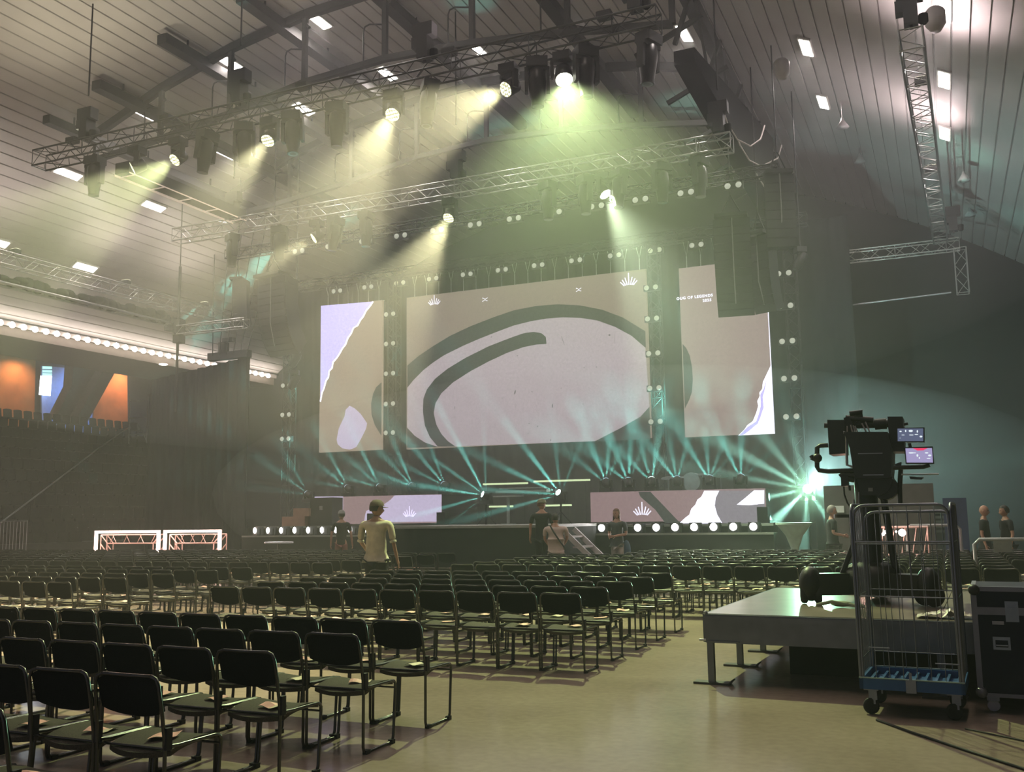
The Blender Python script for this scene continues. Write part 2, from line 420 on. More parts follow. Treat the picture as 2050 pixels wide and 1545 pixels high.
# hanging long frame with a bright lower rim (left of the front truss)
t = thing('light_batten_frame', 'long black hanging frame with a bright rim, left under the front lighting truss', 'frame', (-19.8, 18.6, 10.95))
q = MB(); q.box((0, 2.4, .18), (.5, 4.8, .3)); q.build('housing', M_STEEL, t)
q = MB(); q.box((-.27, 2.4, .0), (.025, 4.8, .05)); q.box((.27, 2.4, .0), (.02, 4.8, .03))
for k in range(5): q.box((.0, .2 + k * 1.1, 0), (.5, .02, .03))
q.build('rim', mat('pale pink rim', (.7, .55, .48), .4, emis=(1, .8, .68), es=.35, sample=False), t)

# ------------------------------------------------------------------ ceiling downlights: recessed rows every 3.9 m
M_LAMP = glow('warm white lamp cells', (1.0, 0.93, 0.85), 14.0)
def make_ceiling_light():
    t = thing('ceiling_light', 'x', 'ceiling light', (0, 0, 0), 0, 'downlights recessed in the vault')
    q = MB()
    q.box((0, 0, .0), (.36, 1.06, .05)); q.build('housing', mat('white lamp housing', (.55, .53, .5), .5), t)
    q = MB()
    for i in range(2):
        for j in range(3): q.box(((i - .5) * .15, (j - 1) * .32, -.03), (.12, .28, .02))
    q.build('lamp_cell', M_LAMP, t)
    return t
CL = make_ceiling_light(); first = True
ROWS = [(21.75, 'front'), (25.5, 'second'), (29.3, 'third'), (17.8, 'nearest'), (13.9, 'overhead'), (10.0, 'overhead second'), (6.1, 'overhead third')]
ORD = ['first', 'second', 'third', 'fourth', 'fifth', 'sixth', 'seventh', 'eighth', 'ninth', 'tenth', 'eleventh', 'twelfth', 'thirteenth', 'fourteenth', 'fifteenth', 'sixteenth', 'seventeenth', 'eighteenth', 'nineteenth', 'twentieth']
def seen(v, mg=20):
    """rough test: does the point fall inside the photograph"""
    d = Matrix.Rotation(-YAW, 3, 'Z') @ (Vector(v) - Vector((0, 0, EYE)))
    c = d.y * math.cos(PITCH) + d.z * math.sin(PITCH)
    if c < .2: return False
    X = F_PX * d.x / c; Y = F_PX * (-d.y * math.sin(PITCH) + d.z * math.cos(PITCH)) / c
    cr, sr = math.cos(ROLL), math.sin(ROLL)
    X, Y = X * cr + Y * sr, -X * sr + Y * cr
    return -1025 - mg < X < 1025 + mg and -772 - mg < Y < 772 + mg
for (y, rn) in ROWS:
    for k in range(-5, 6):
        x = XC + .55 + k * 3.27
        vis = seen((x, y, vault(x)))
        if rn == 'third' and k < 3: continue
        if (y < 20) == vis: continue
        if y < 17 and (k % 2 or k < -3 or k > 5): continue
        o = CL if first else copy_tree(CL); first = False
        a = math.atan(2 * (x - XC) / 49.5)
        o.location = (x, y, vault(x) - .035); o.rotation_euler = (0, a, 0)
        side = 'ridge' if k == 0 else ('%s step left of the ridge' % ORD[-k - 1] if k < 0 else '%s step right of the ridge' % ORD[k - 1])
        o['label'] = ('%s row of bright ceiling downlights, one at the %s' % (rn, side) if k == 0 else '%s row of bright ceiling downlights, the one a %s' % (rn, side))
        if y > 20 or abs(k) in (0, 3) or y < 17:
            spot('house_light', (x, y, vault(x) - .15), (0, 0, -1), HOUSE_W * (1 if y > 17 else .42), 150 if y > 17 else 110, (1.0, .88, .84) if y > 17 else (1.0, .80, .70), .6, .2)

# two small extractor cowls and cone pendants on the right slope
for i, (px, py, y, lb) in enumerate([(1565, 135, 23.5, 'pale round cowl on the right ceiling slope, nearest'), (1872, 35, 20.5, 'small pale arrow-shaped detector on the ceiling, far right at top')]):
    p = on_y(px, py, y); q = MB(); q.lathe([(.13, 0), (.2, -.08), (.2, -.35), (.1, -.5), (.02, -.5)], 12)
    o = q.build('ceiling_cowl', mat('pale cowl', (.45, .42, .42), .4), loc=(p.x, p.y, min(p.z + .2, vault(p.x)))); tag(o, lb, 'cowl')
for i, (px, py, y, lb) in enumerate([(1687, 255, 29, 'small pale cone speaker under the ceiling, beside the ribs above the right PA'), (1722, 325, 33, 'small pale cone speaker under the ceiling, above the right truss tower'),
                                     (1930, 362, 31, 'small pale cone speaker under the ceiling, beside the long right truss'), (1907, 432, 36, 'small pale cone speaker under the ceiling, above the drop of the right truss'),
                                     (1942, 432, 36, 'small pale cone speaker under the ceiling, farthest right')]):
    p = on_y(px, py, y); q = MB(); q.lathe([(.03, .3), (.05, .22), (.19, 0), (.0, -.01)], 12); q.tube([(0, 0, .25), (0, 0, max(.4, vault(p.x) - p.z))], .01, 4)
    o = q.build('cone_speaker', mat('pale cowl', (.45, .42, .42), .4), loc=p); tag(o, lb, 'ceiling speaker', 'cone speakers under the ceiling')

# ------------------------------------------------------------------ festoon of bulbs along the left edge beam
M_BULB = glow('warm festoon bulb', (1.0, 0.88, 0.80), 14.0)
qb = MB(); qb.lathe([(.0, -.11), (.08, -.08), (.115, 0), (.07, .09), (.03, .12)], 10); me = qb.mesh('bulb', [M_BULB])
NB = 52
bulb0 = None
for k in range(NB):
    y = 18.2 + k * .50
    if not (17 < y < 40): continue
    o = bpy.data.objects.new('festoon_bulb', me); C.objects.link(o); o.location = (-31.5, y, 8.98)
    w = 'nearest stretch' if k < 15 else ('middle stretch' if k < 30 else 'far stretch')
    tag(o, 'glowing bulb in the %s of the festoon row along the left ceiling edge' % w, 'bulb', 'festoon bulbs, %s' % w)
l = bpy.data.lights.new('festoon_glow', 'AREA'); l.shape = 'RECTANGLE'; l.size = 24.0; l.size_y = .2; l.energy = FESTOON_W; l.color = (1, .86, .76)
lo = bpy.data.objects.new('festoon_glow', l); C.objects.link(lo); lo.location = (-31.2, 30.0, 8.9); lo.rotation_euler = Vector((-.9, 0, -.75)).to_track_quat('Z', 'Y').to_euler()
_q = Matrix(((0, .64, .768), (1, 0, 0), (0, .768, -.64))); lo.rotation_euler = _q.to_euler()
q = MB(); q.box((-31.5, 29, 9.14), (.06, 24, .06)); o = q.build('festoon_rail', M_DARK); tag(o, 'thin dark rail carrying the row of glowing bulbs along the left ceiling edge', 'rail')
# concourse downlights
for i, (px, py, lb) in enumerate([(72, 688, 'small round downlight in the concourse soffit, left of the blue louvres'), (188, 703, 'small round downlight in the concourse soffit above the leaning pillar'), (327, 729, 'small round downlight in the soffit above the black masking drape'), (142, 729, 'small white light over the lobby door')]):
    p = on_z(px, py, 11.55) if i < 2 else on_z(px, py, 8.58) if i == 2 else on_x(px, py, -48.3)
    q = MB(); q.lathe([(.0, -.03), (.16, -.03), (.2, .0), (.16, .02)], 12); o = q.build('downlight', glow('downlight disc', (1, .93, .85), 4), loc=p); tag(o, lb, 'downlight', 'concourse downlights')

# ------------------------------------------------------------------ box trusses
def box_truss(name, label, a, b, w, mt, group=None, ch=.024, step=None):
    a, b = Vector(a), Vector(b); L = (b - a).length; d = (b - a).normalized()
    t = thing(name, label, 'truss', a, 0, group)
    side = d.cross(Vector((0, 0, 1)));
    if side.length < 1e-3: side = Vector((1, 0, 0))
    side.normalize(); up = side.cross(d).normalized()
    cs = [side * sx * w / 2 + up * sz * w / 2 for sx, sz in ((-1, -1), (1, -1), (1, 1), (-1, 1))]
    for c in cs:
        q = MB(); q.tube([c, c + d * L], ch, 6); q.build('chord', mt, t)
    q = MB(); step = step or w * 1.05; n = max(2, int(L / step)); st = L / n
    for f in range(4):
        c0, c1 = cs[f], cs[(f + 1) % 4]
        for i in range(n):
            p0, p1 = (c0, c1) if i % 2 == 0 else (c1, c0)
            q.tube([p0 + d * st * i, p1 + d * st * (i + 1)], ch * .5, 4, caps=False)
            if i % 4 == 0: q.tube([c0 + d * st * i, c1 + d * st * i], ch * .5, 4, caps=False)
        q.tube([c0 + d * L, c1 + d * L], ch * .5, 4, caps=False)
    q.build('lacing', mt, t)
    return t
Y1, Z1, Y2, Z2 = 17.3, 11.15, 23.2, 10.75
box_truss('lighting_truss', 'black lighting truss nearest the camera, crossing above the seating', (-21.4, Y1, Z1), (-4.5, Y1, Z1), .42, M_TRUSSB)
box_truss('lighting_truss', 'second lighting truss, pale in the haze just in front of the screens', (-22.2, Y2, Z2), (-4.3, Y2, Z2), .40, M_TRUSS)
box_truss('rigging_truss', 'thin hidden truss carrying the high row of twin lamps', (-22.5, 26, 10.85), (-3.6, 26, 10.85), .3, M_TRUSSB)
box_truss('rigging_truss', 'truss the tall screens hang from, behind the hooks', (-22.5, 30.12, 10.6), (-3.4, 30.12, 10.6), .35, M_TRUSSB)
# towers beside the screens
for (x, y, lb) in [(-22.4, 29.5, 'faint truss tower left of the narrow left screen'), (-18.05, 29.9, 'faint vertical truss between the left and middle screens'),
                   (-8.25, 29.9, 'faint vertical truss between the middle and right screens'), (-3.9, 29.5, 'truss tower right of the narrow right screen')]:
    box_truss('truss_tower', lb, (x, y, 2.4 if x > -20 else 0), (x, y, 10.4), .34, M_TRUSSB, 'vertical truss towers')
# side trusses
a = on_x(1822, 75, 0.0); b = on_x(1893, 470, .25)
box_truss('side_truss', 'long grey truss running towards the stage on the far right ceiling', (-.05, 19.0, 10.55), (.35, 34.0, 10.55), .42, M_TRUSS)
box_truss('goal_truss', 'faint horizontal truss joining the right tower to the far right drop', (-4.2, 34, 10.25), (.9, 34, 10.25), .36, M_TRUSS)
box_truss('goal_truss', 'short vertical truss dropping from the far right end', (.9, 34.0, 8.6), (.9, 34.0, 10.1), .36, M_TRUSS)
q = MB(); q.tube([(-3.3, 0, 0), (.55, 0, .12)], .03); q.tube([(-2.9, 0, 0), (-2.9, 0, 1.6)], .01, 4); q.box((-2.9, 0, .28), (.25, .2, .2))
o = q.build('flown_pipe', M_ALU, loc=(0, 34, 8.55)); tag(o, 'thin pale pipe flown below the right horizontal truss', 'pipe')
box_truss('side_truss', 'truss running along the left ceiling above the festoon row, upper one', (-26.2, 19.0, 9.75), (-26.2, 30.5, 9.75), .4, M_TRUSS)
t = thing('flown_rig_frame', 'long flown frame of folded black drapes beneath the left truss', 'frame', (-26.6, 19.2, 9.0))
q = MB(); q.tube([(0, 0, 0), (0, 8.4, 0)], .05); q.tube([(.35, 0, .02), (.35, 8.4, .02)], .05)
for k in range(14): q.box((.17, .3 + k * .6, 0), (.38, .05, .05))
q.build('rail', M_TRUSS, t)
q = MB(); q.box((.1, .1, .2), (.5, .6, .5)); q.build('end_box', M_DARK, t)
q = MB(); q.box((.1, 8.5, .05), (.45, .5, .5)); q.build('end_box', M_DARK, t)
q = MB()
for k in range(26):
    q.ball((.1 + random.uniform(-.1, .1), .6 + k * .3, .2 + random.uniform(-.06, .1)), .26, 8, (.8, 1.0, random.uniform(.5, .9)))
q.build('folded_drape', M_BLACKM, t)
# left ground goal with ballast lines
box_truss('goal_truss', 'short truss arm left of the left PA hang', (-24.6, 26.0, 8.35), (-21.6, 26.0, 8.35), .3, M_TRUSS)
q = MB(); q.tube([(0, 0, -2.9), (0, 0, 2.35)], .05); q.tube([(0, 0, 2.3), (0, 0, vault(-24.65) - 8.45)], .02, 5); q.box((.05, 0, .15), (.28, .3, .5)); q.box((.05, 0, -.3), (.3, .3, .3))
o = q.build('hoist_post', M_STEEL, loc=(-24.65, 26.0, 8.35)); tag(o, 'thin dark post with a chain hoist at the left end of the short truss arm', 'hoist')

# chain hoists standing on the trusses
def make_hoist():
    t = thing('chain_hoist', 'x', 'chain hoist', group='chain hoists on the lighting trusses')
    q = MB(); q.box((0, 0, .32), (.26, .3, .5)); q.box((0, 0, .05), (.05, .05, .1)); q.box((0, 0, .72), (.48, .26, .3)); q.box((-.2, 0, .45), (.14, .24, .24)); q.lathe([(.13, -.12), (.13, .12)], 10, Matrix.Translation((0, .18, .35)) @ Matrix.Rotation(PI / 2, 4, 'X')); q.build('motor_body', M_DARK, t)
    q = MB(); q.tube([(0, 0, .85), (0, 0, 2.6)], .022, 5); q.build('chain', M_STEEL, t)
    q = MB(); q.lathe([(.05, -.10), (.09, -.06), (.09, .1)], 8, Matrix.Translation((.22, 0, .15))); q.build('chain_bag', M_BLACKM, t)
    return t
H0 = make_hoist(); firsth = True
for (x, y, z, lb) in [(-19.7, Y1, Z1 + .2, 'chain hoist on the front truss near its left end'), (-14.74, Y1, Z1 + .2, 'chain hoist on the front truss above the second lit wash light'),
                      (-9.7, Y1, Z1 + .2, 'chain hoist on the front truss over its middle'), (-4.96, Y1, Z1 + .2, 'chain hoist on the front truss at its right end'),
                      (-19.9, Y2, Z2 + .2, 'chain hoist on the hazy second truss, left end'), (-12.0, Y2, Z2 + .2, 'chain hoist on the hazy second truss, middle'), (-4.6, Y2, Z2 + .2, 'chain hoist on the hazy second truss, right end'),
                      (-.03, 19.2, 10.8, 'chain hoist at the near end of the far right truss'), (.75, 33.6, 10.5, 'chain hoist above the corner of the far right truss')]:
    o = H0 if firsth else copy_tree(H0); firsth = False
    o.location = (x, y, z + .03); o['label'] = lb
    for ch in o.children:
        if ch.name.startswith('chain') and not ch.name.startswith('chain_bag'): ch.scale = (1, 1, (vault(x) - z - .1) / 2.6)

# ------------------------------------------------------------------ moving heads and wash lights
def make_profile():
    """hanging moving head: base box, yoke, long tapering head pointing down"""
    t = thing('moving_head_light', 'x', 'stage light', group='unlit moving heads on the trusses')
    q = MB(); q.box((0, 0, -.12), (.44, .34, .2)); q.box((0, 0, .0), (.12, .12, .1)); q.build('base', M_DARK, t)
    q = MB()
    for s in (-1, 1): q.box((s * .22, 0, -.48), (.07, .16, .52))
    q.box((0, 0, -.26), (.5, .2, .08)); q.build('yoke', M_DARK, t)
    q = MB(); q.lathe([(.10, -.22), (.17, -.28), (.185, -.5), (.165, -.72), (.13, -.98), (.135, -1.04)], 14); q.build('head', M_BLACK, t)
    q = MB(); q.lathe([(.0, -1.03), (.11, -1.045)], 14, caps=False); q.build('lens', mat('dark glass lens', (.25, .27, .28), .1, .3, var=0), t)
    return t
P0 = make_profile(); fp = True
hd1 = [(-19.36, 0), (-15.66, .1), (-14.56, 0), (-13.19, -.1), (-11.96, 0), (-9.57, .1), (-7.08, 0), (-6.02, 0), (-4.71, .05)]
n1 = ['at its left end', 'right of the lowest lit lamp', 'left of the second hoist', 'right of the second hoist', 'left of the middle lit lamp', 'under the middle hoist', 'between the two brightest lamps', 'just right of the brightest lamp', 'at its right end']
hd2 = [(-19.91, 0), (-18.09, 0), (-16.02, .1), (-14.98, 0), (-9.24, 0), (-8.18, 0), (-7.24, .1), (-6.11, 0), (-5.14, 0)]
n2 = ['farthest left', 'second from the left', 'just right of the left lit lamp', 'left of the middle lit lamp', 'right of the middle lit lamp', 'left of the right lit lamp', 'right of the right lit lamp', 'second from the right end', 'at the right end']
for hs, ns, yy, zz, nm in ((hd1, n1, Y1, Z1, 'front'), (hd2, n2, Y2, Z2, 'second')):
    for (x, tl), nn in zip(hs, ns):
        o = P0 if fp else copy_tree(P0); fp = False
        o.location = (x, yy, zz - .24); o.rotation_euler = (tl, tl * .6, random.uniform(0, 3))
        o['label'] = 'dark unlit moving head hanging from the %s truss, %s' % (nm, nn)

def lens_mat(name, col, es, cell=18):
    m = bpy.data.materials.new(name); m.use_nodes = True; nt = m.node_tree; b = nt.nodes['Principled BSDF']
    b.inputs['Base Color'].default_value = (.05, .05, .05, 1)
    tc = nt.nodes.new('ShaderNodeTexCoord'); v = nt.nodes.new('ShaderNodeTexVoronoi'); v.inputs['Scale'].default_value = cell; v.inputs['Randomness'].default_value = .25
    r = nt.nodes.new('ShaderNodeValToRGB'); r.color_ramp.elements[0].position = .35; r.color_ramp.elements[1].position = .55
    r.color_ramp.elements[0].color = (*col, 1); r.color_ramp.elements[1].color = (*[c * .18 for c in col], 1)
    nt.links.new(tc.outputs['Object'], v.inputs['Vector']); nt.links.new(v.outputs['Distance'], r.inputs['Fac']); nt.links.new(r.outputs['Color'], b.inputs['Emission Color'])
    b.inputs['Emission Strength'].default_value = es; m.cycles.emission_sampling = 'NONE'
    return m
M_LENS = lens_mat('lit cell lens', (1.0, 1.0, .62), 3.2)
M_LENSB = lens_mat('brightest cell lens', (.98, 1.0, .80), 9.0)
def wash(x, y, z, d, label, lens, watts, deg, col, blend=.35, r=.17):
    """lit wash light: base, yoke and a squat round head whose face looks along d"""
    t = thing('wash_light', label, 'stage light', (x, y, z), 0, 'lit wash lights on the trusses')
    q = MB(); q.box((0, 0, -.1), (.36, .3, .18)); q.build('base', M_DARK, t)
    hc = Vector((0, 0, -.5)); d = Vector(d).normalized()
    yaw = math.atan2(d.y, d.x) + PI / 2
    R = Matrix.Rotation(yaw, 4, 'Z')
    q = MB()
    for s in (-1, 1): q.box(R @ Vector((s * (r + .045), 0, -.36)), (.05, .12, .4), R.to_3x3())
    q.box((0, 0, -.2), (2 * r + .14, .14, .06), R.to_3x3()); q.build('yoke', M_DARK, t)
    Q = Matrix.Translation(hc) @ d.to_track_quat('Z', 'Y').to_matrix().to_4x4()
    q = MB(); q.lathe([(r * .5, -.24), (r * .9, -.2), (r * .97, -.02), (r, .1), (r * .94, .105)], 18, Q, caps=True); q.build('head', M_BLACK, t)
    q = MB(); q.lathe([(.001, .115), (r * .93, .108)], 18, Q, caps=False); q.build('lens', lens, t)
    spot('wash_beam', Vector((x, y, z)) + hc + d * .16, d, watts, deg, col, blend, .12)
    return t
YG = (.78, 1.0, .44); YW = (1.0, .93, .52); YY = (.92, 1.0, .46)
wash(-17.93, Y1, Z1 - .25, camdir(-.95, -.55, .3), 'small lit wash light, lowest and farthest left on the front truss', M_LENS, WASH * .5, 26, YW)
wash(-16.60, Y1, Z1 - .25, camdir(-.75, -1.0, .8), 'lit yellow wash light under the left part of the front truss, throwing a beam left', M_LENS, WASH * 1.2, 40, YY)
wash(-13.83, Y1, Z1 - .25, camdir(-.32, -1.0, .8), 'lit amber wash light on the front truss, beam falling straight down', M_LENS, WASH * .9, 30, YW)
wash(-10.48, Y1, Z1 - .25, camdir(-.24, -1.0, .8), 'lit amber wash light under the middle of the front truss', M_LENS, WASH * 1.0, 32, YW)
wash(-7.71, Y1, Z1 - .25, camdir(-1.1, -.9, .8), 'lit amber wash light left of the brightest one, beam thrown down left', M_LENS, WASH * 1.2, 42, YW)
wash(-6.50, Y1, Z1 - .25, camdir(.05, -1.0, .50), 'brightest wash light on the front truss, wide green beam towards the camera', M_LENSB, WASH * .66, 74, YG, .4, .19)
wash(-16.72, Y2, Z2 - .25, camdir(-1.1, -.8, .4), 'lit wash light at the left of the hazy second truss', M_LENS, WASH * .9, 30, YW)
wash(-12.22, Y2, Z2 - .25, camdir(-.42, -1.0, .7), 'lit wash light under the middle of the hazy second truss', M_LENS, WASH * 1.3, 36, YW)
wash(-7.68, Y2, Z2 - .25, camdir(.55, -1.0, .45), 'lit wash light right of centre on the hazy second truss, wide pale green beam', M_LENSB, WASH * 1.1, 56, (.80, 1.0, .64), .4)
# fill lights added on top of the trusses to brighten the vault
def fill(x, y, z, lb, w, c, tilt=(0, 0, 1)):
    t = thing('vault_fill_light', lb, 'stage light', (x, y, z), 0, 'fill lights added on top of the trusses')
    q = MB(); q.box((0, 0, .1), (.3, .2, .14)); q.build('housing', M_DARK, t)
    q = MB(); q.box((0, 0, .175), (.26, .16, .01)); q.build('lens', glow('flood glass', c, 6.0), t)
    spot('vault_fill', (x, y, z + .25), tilt, w, 140, c, .9, .25)
for i, x in enumerate((-20.2, -17.0, -12.9, -9.1, -5.6)): fill(x, Y1, Z1 + .24, 'added flood on top of the front truss, %s from the left, lighting the vault' % ORD[i], FILL_W * (1.2, 1.1, .9, .7, .9)[i], ((1.0, .93, .66), (1.0, .93, .7), (1, .86, .74), (1, .8, .76), (1, .8, .78))[i], (0, -.1, 1))
for i, y in enumerate((20.5, 25.0, 29.0)): fill(-26.2, y, 9.98, 'added flood on top of the left side truss, %s from the camera, lighting the vault' % ORD[i], FILL_W * .6, (1.0, .88, .78), (-.15, 0, 1))
for i, y in enumerate((22.0, 28.0)): fill(.05 + .015 * (y - 19), y, 10.84, 'added flood on top of the far right truss, %s one, lighting the ribs above' % ('near' if i == 0 else 'far'), FILL_W * 1.6, (1.0, .82, .84), (-.25, -.2, 1) if i else (.35, -.3, 1))

# twin lamps ("two-light") on rows and towers around the screens
M_TWIN = glow('weakly glowing twin lamp', (.80, .82, .66), .55)
qa = MB(); qa.box((0, .09, 0), (.52, .14, .2))
qbm = MB(); qbm.lathe([(.0, .03), (.075, .028), (.085, .0)], 12, Matrix.Rotation(PI / 2, 4, 'X'), caps=False)
qa.tube([(0, .09, .08), (0, .09, .26)], .02, 5)
ma, mb_ = qa.mesh('twin_body', [M_DARK]), qbm.mesh('twin_lamp', [M_TWIN])
def twin(x, y, z, lb, grp):
    t = thing('twin_lamp_fixture', lb, 'stage light', (x, y, z), 0, grp)
    for nm, me_, dx in (('body', ma, 0), ('lamp', mb_, -.15), ('lamp', mb_, .15)):
        o = bpy.data.objects.new(nm, me_); C.objects.link(o); o.parent = t; o.location = (dx, 0, 0)
for i in range(12): twin(-19.3 + i * 1.318, 25.78, 10.54, 'weak twin lamp in the high row behind the second truss, %s from the left' % ORD[i], 'twin lamps in the high row')
for i in range(11): twin(-20.56 + i * 1.375, 29.86, 10.17, 'weak twin lamp in the lower row just above the screens, %s from the left' % ORD[i], 'twin lamps above the screens')
for cx, zs, nm in ((-18.05, (8.97, 7.88, 6.79, 5.69, 4.65), 'between the left and middle screens'), (-8.27, (8.87, 7.85, 6.72, 5.6, 4.53), 'between the middle and right screens'),
                   (-4.05, (8.75, 7.75, 6.68, 5.56, 4.42), 'on the tower right of the screens'), (-22.3, (6.6, 5.5, 4.6), 'on the tower left of the screens')):
    for i, z in enumerate(zs): twin(cx, (29.56 if -20 < cx < -5 else 29.16), z, 'weak twin lamp %s, %s from the top' % (nm, ORD[i]), 'twin lamps ' + nm)

# ------------------------------------------------------------------ line arrays
def line_array(label, top, cells, w, dpt, h, curve, rz):
    t = thing('line_array', label, 'loudspeaker', top, rz, 'flown loudspeaker arrays')
    q = MB(); q.box((0, .1, .06), (w * .9, dpt * .9, .1))
    for s in (-1, 1): q.tube([(s * w * .3, .1, .1), (0, .1, .7)], .02, 5)
    q.tube([(0, .1, .7), (0, .1, vault(top[0]) - top[2] - .05)], .02, 5); q.build('rigging_frame', M_STEEL, t)
    z = 0.; y = 0.; a = 0.
    for k in range(cells):
        a = curve * (k / (cells - 1)) ** 2
        R = Matrix.Rotation(a, 3, 'X')
        c = Vector((0, y, z)) + R @ Vector((0, dpt / 2, -h / 2))
        q = MB()
        vs = []
        for (xx, yy) in ((-w / 2, -dpt / 2), (w / 2, -dpt / 2), (w * .36, dpt / 2), (-w * .36, dpt / 2)):
            for zz in (-h / 2 * .97, h / 2 * .97): vs.append(c + R @ Vector((xx, yy, zz)))
        q.add(vs, [(0, 1, 3, 2), (2, 3, 5, 4), (4, 5, 7, 6), (6, 7, 1, 0), (0, 2, 4, 6), (1, 7, 5, 3)])
        q.k = 1; q.box(c + R @ Vector((0, -dpt / 2 - .004, 0)), (w * .95, .012, h * .84), R)
        q.build('speaker_cabinet', [M_DARK, mat('black speaker grille', (.03, .032, .033), .6)], t)
        y += math.sin(a) * h; z -= math.cos(a) * h
    q = MB(); q.tube([(w * .02, -.03, 0), (w * .02, -.03, z * .6), (w * .02, .2, z * .9)], .018, 5); q.build('cable', mat('grey cable', (.3, .3, .3), .4), t)
    return t
line_array('main loudspeaker array hanging in front of the right screen', (-4.98, 26.2, 9.75), 12, 1.0, .7, .235, .75, math.radians(8))
line_array('main loudspeaker array hanging left of the left screen', (-20.75, 26.2, 9.9), 12, 1.35, .8, .235, .75, math.radians(-8))
line_array('second array of pale-sided boxes just right of the right main array', (-4.5, 27.4, 9.5), 9, .7, .6, .25, .35, math.radians(-25))
line_array('straight dark array higher up on the right, beside the clad beam', (-3.55, 25.6, 10.6), 8, .8, .5, .25, .1, math.radians(20))
line_array('small array seen edge-on, left of the left main array', (-23.0, 27.0, 10.2), 7, .5, .5, .25, .2, math.radians(-70))
# follow spots / profiles at the tower ends
for (px, py, y, lb) in [(592, 718, 28.0, 'dark fixture hanging below the left PA'), (590, 762, 28.0, 'dark twin fixture bolted to the left tower'), (1603, 520, 29, 'fixture with glinting lens on the right tower')]:
    p = on_y(px, py, y); t = thing('side_light', lb, 'stage light', p, .5)
    q = MB(); q.box((0, 0, .3), (.3, .3, .16)); q.tube([(0, 0, .3), (0, 0, vault(p.x) - p.z)], .02, 5); q.build('base', M_DARK, t)
    q = MB(); q.lathe([(.1, -.35), (.15, -.2), (.16, .1), (.12, .22)], 12, Matrix.Rotation(.5, 4, 'Y')); q.build('head', M_BLACK, t)
# ------------------------------------------------------------------ stage
M_STAGE = mat('black stage cloth', (0.020, 0.022, 0.024), 0.9, var=.15, scale=2)
M_LIP = mat('grey stage lip', (0.35, 0.36, 0.33), .45)
M_DECKTOP = mat('black stage floor', (0.03, 0.03, 0.032), .35)
t = thing('stage_platform', 'wide black-skirted main stage below the screens', 'stage', (XC, 24.4, 0))
q = MB(); q.bbox(-7.0, 9.1, .35, 8, 0, 1.30); q.build('skirt', M_STAGE, t)
q = MB(); q.bbox(-7.0, 9.1, .35, 8, 1.30, 1.36); q.build('floor', M_DECKTOP, t)
for a_, b_ in ((-7.0, -2.3), (3.5, 9.1)):
    q = MB(); q.bbox(a_, b_, -.3, .35, 0, 1.14); q.build('footlight_shelf', M_STAGE, t)
q = MB(); q.bbox(-7.0, .2, .30, .36, 1.36, 1.42); q.bbox(3.4, 9.0, .30, .36, 1.30, 1.36); q.bbox(-7.0, -2.3, -.32, -.3, 1.1, 1.15); q.bbox(3.5, 9.1, -.32, -.3, 1.1, 1.15); q.build('edge_strip', M_LIP, t)
t = thing('thrust_stage', 'black-skirted tongue of the stage reaching out between the two footlight rows', 'stage', (-10.55, 24.3, 0))
q = MB(); q.bbox(-2.2, 2.1, -3.1, .05, 0, 1.35); q.build('skirt', M_STAGE, t)
q = MB(); q.bbox(-2.2, 2.1, -3.12, .05, 1.35, 1.41); q.build('edge_strip', M_LIP, t)
# risers behind carrying LED fascia
def led_fascia(name, label, x0, x1, z0, z1, y=27.0):
    t = thing(name, label, 'LED wall', ((x0 + x1) / 2, y, z0))
    w = (x1 - x0) / 2
    q = MB(); q.bbox(-w, w, .08, 2.6, 0, z1 - z0); q.build('riser', M_STAGE, t)
    q = MB(); q.bbox(-w, w, 0, .08, 0, z1 - z0); q.build('display_panel', paper(name + ' picture', (.33, .22, .23), .85, .1), t)
    return t
def inlay(t, name, px, y, m, dy=-.004, group=None):
    """a flat field of the screen picture, laid on the display"""
    q = MB(); pts = [on_y(a, b, y) for a, b in px]
    inv = Vector(t.location)
    q.poly([p + Vector((0, dy, 0)) - inv for p in pts]); return q.build(name, m, t)
PINKGREY = paper('screen dusty pink', (.36, .26, .26), .9, .12)
LILAC = paper('screen lilac paper', (.60, .52, .72), .95, .10)
BLUEW_ = paper('screen pale blue paper', (.55, .50, 1.0), 1.25, .12)
WHITE_ = paper('screen white paper', (.86, .85, 1.0), 1.9, .08)
DARKG = paper('screen dark stroke', (.055, .060, .055), .9, .3)
GREYP = paper('screen grey', (.27, .24, .28), .9, .1)
FX1 = led_fascia('led_fascia_wall', 'low LED wall on the left half of the stage, lilac with a small crown sign', -19.35, -14.6, 1.45, 2.35)
FX2 = led_fascia('led_fascia_wall', 'low LED wall on the right half of the stage, brown with a dark diagonal and white shapes', -9.6, -4.55, 1.42, 2.29)
inlay(FX1, 'picture_field', [(729, 1045), (731, 1030), (734, 1022), (745, 1018), (765, 1012), (782, 1000), (790, 991.5), (884, 990), (884, 1044)], 27, LILAC)
inlay(FX1, 'picture_field', [(630, 994), (687, 993.5), (687, 1020), (668, 1021), (652, 1022), (640, 1042), (625, 1042)], 27, LILAC)
inlay(FX2, 'picture_field', [(1278, 984), (1302, 984), (1362, 1047), (1332, 1047), (1312, 1020), (1282, 994)], 27, DARKG)
inlay(FX2, 'picture_field', [(1410, 982), (1440, 982), (1433, 996), (1431, 1012), (1436, 1030), (1446, 1047), (1360, 1047), (1372, 1036), (1380, 1030), (1384, 1018), (1392, 1010), (1396, 1000), (1404, 994)], 27, WHITE_)
inlay(FX2, 'picture_field', [(1440, 982), (1531, 982), (1531, 1048), (1446, 1047), (1436, 1030), (1431, 1012), (1433, 996)], 27, GREYP)
inlay(FX2, 'picture_field', [(1510, 981), (1530, 981), (1530, 1008), (1500, 1011), (1475, 1010), (1490, 998)], 27, WHITE_, -.008)
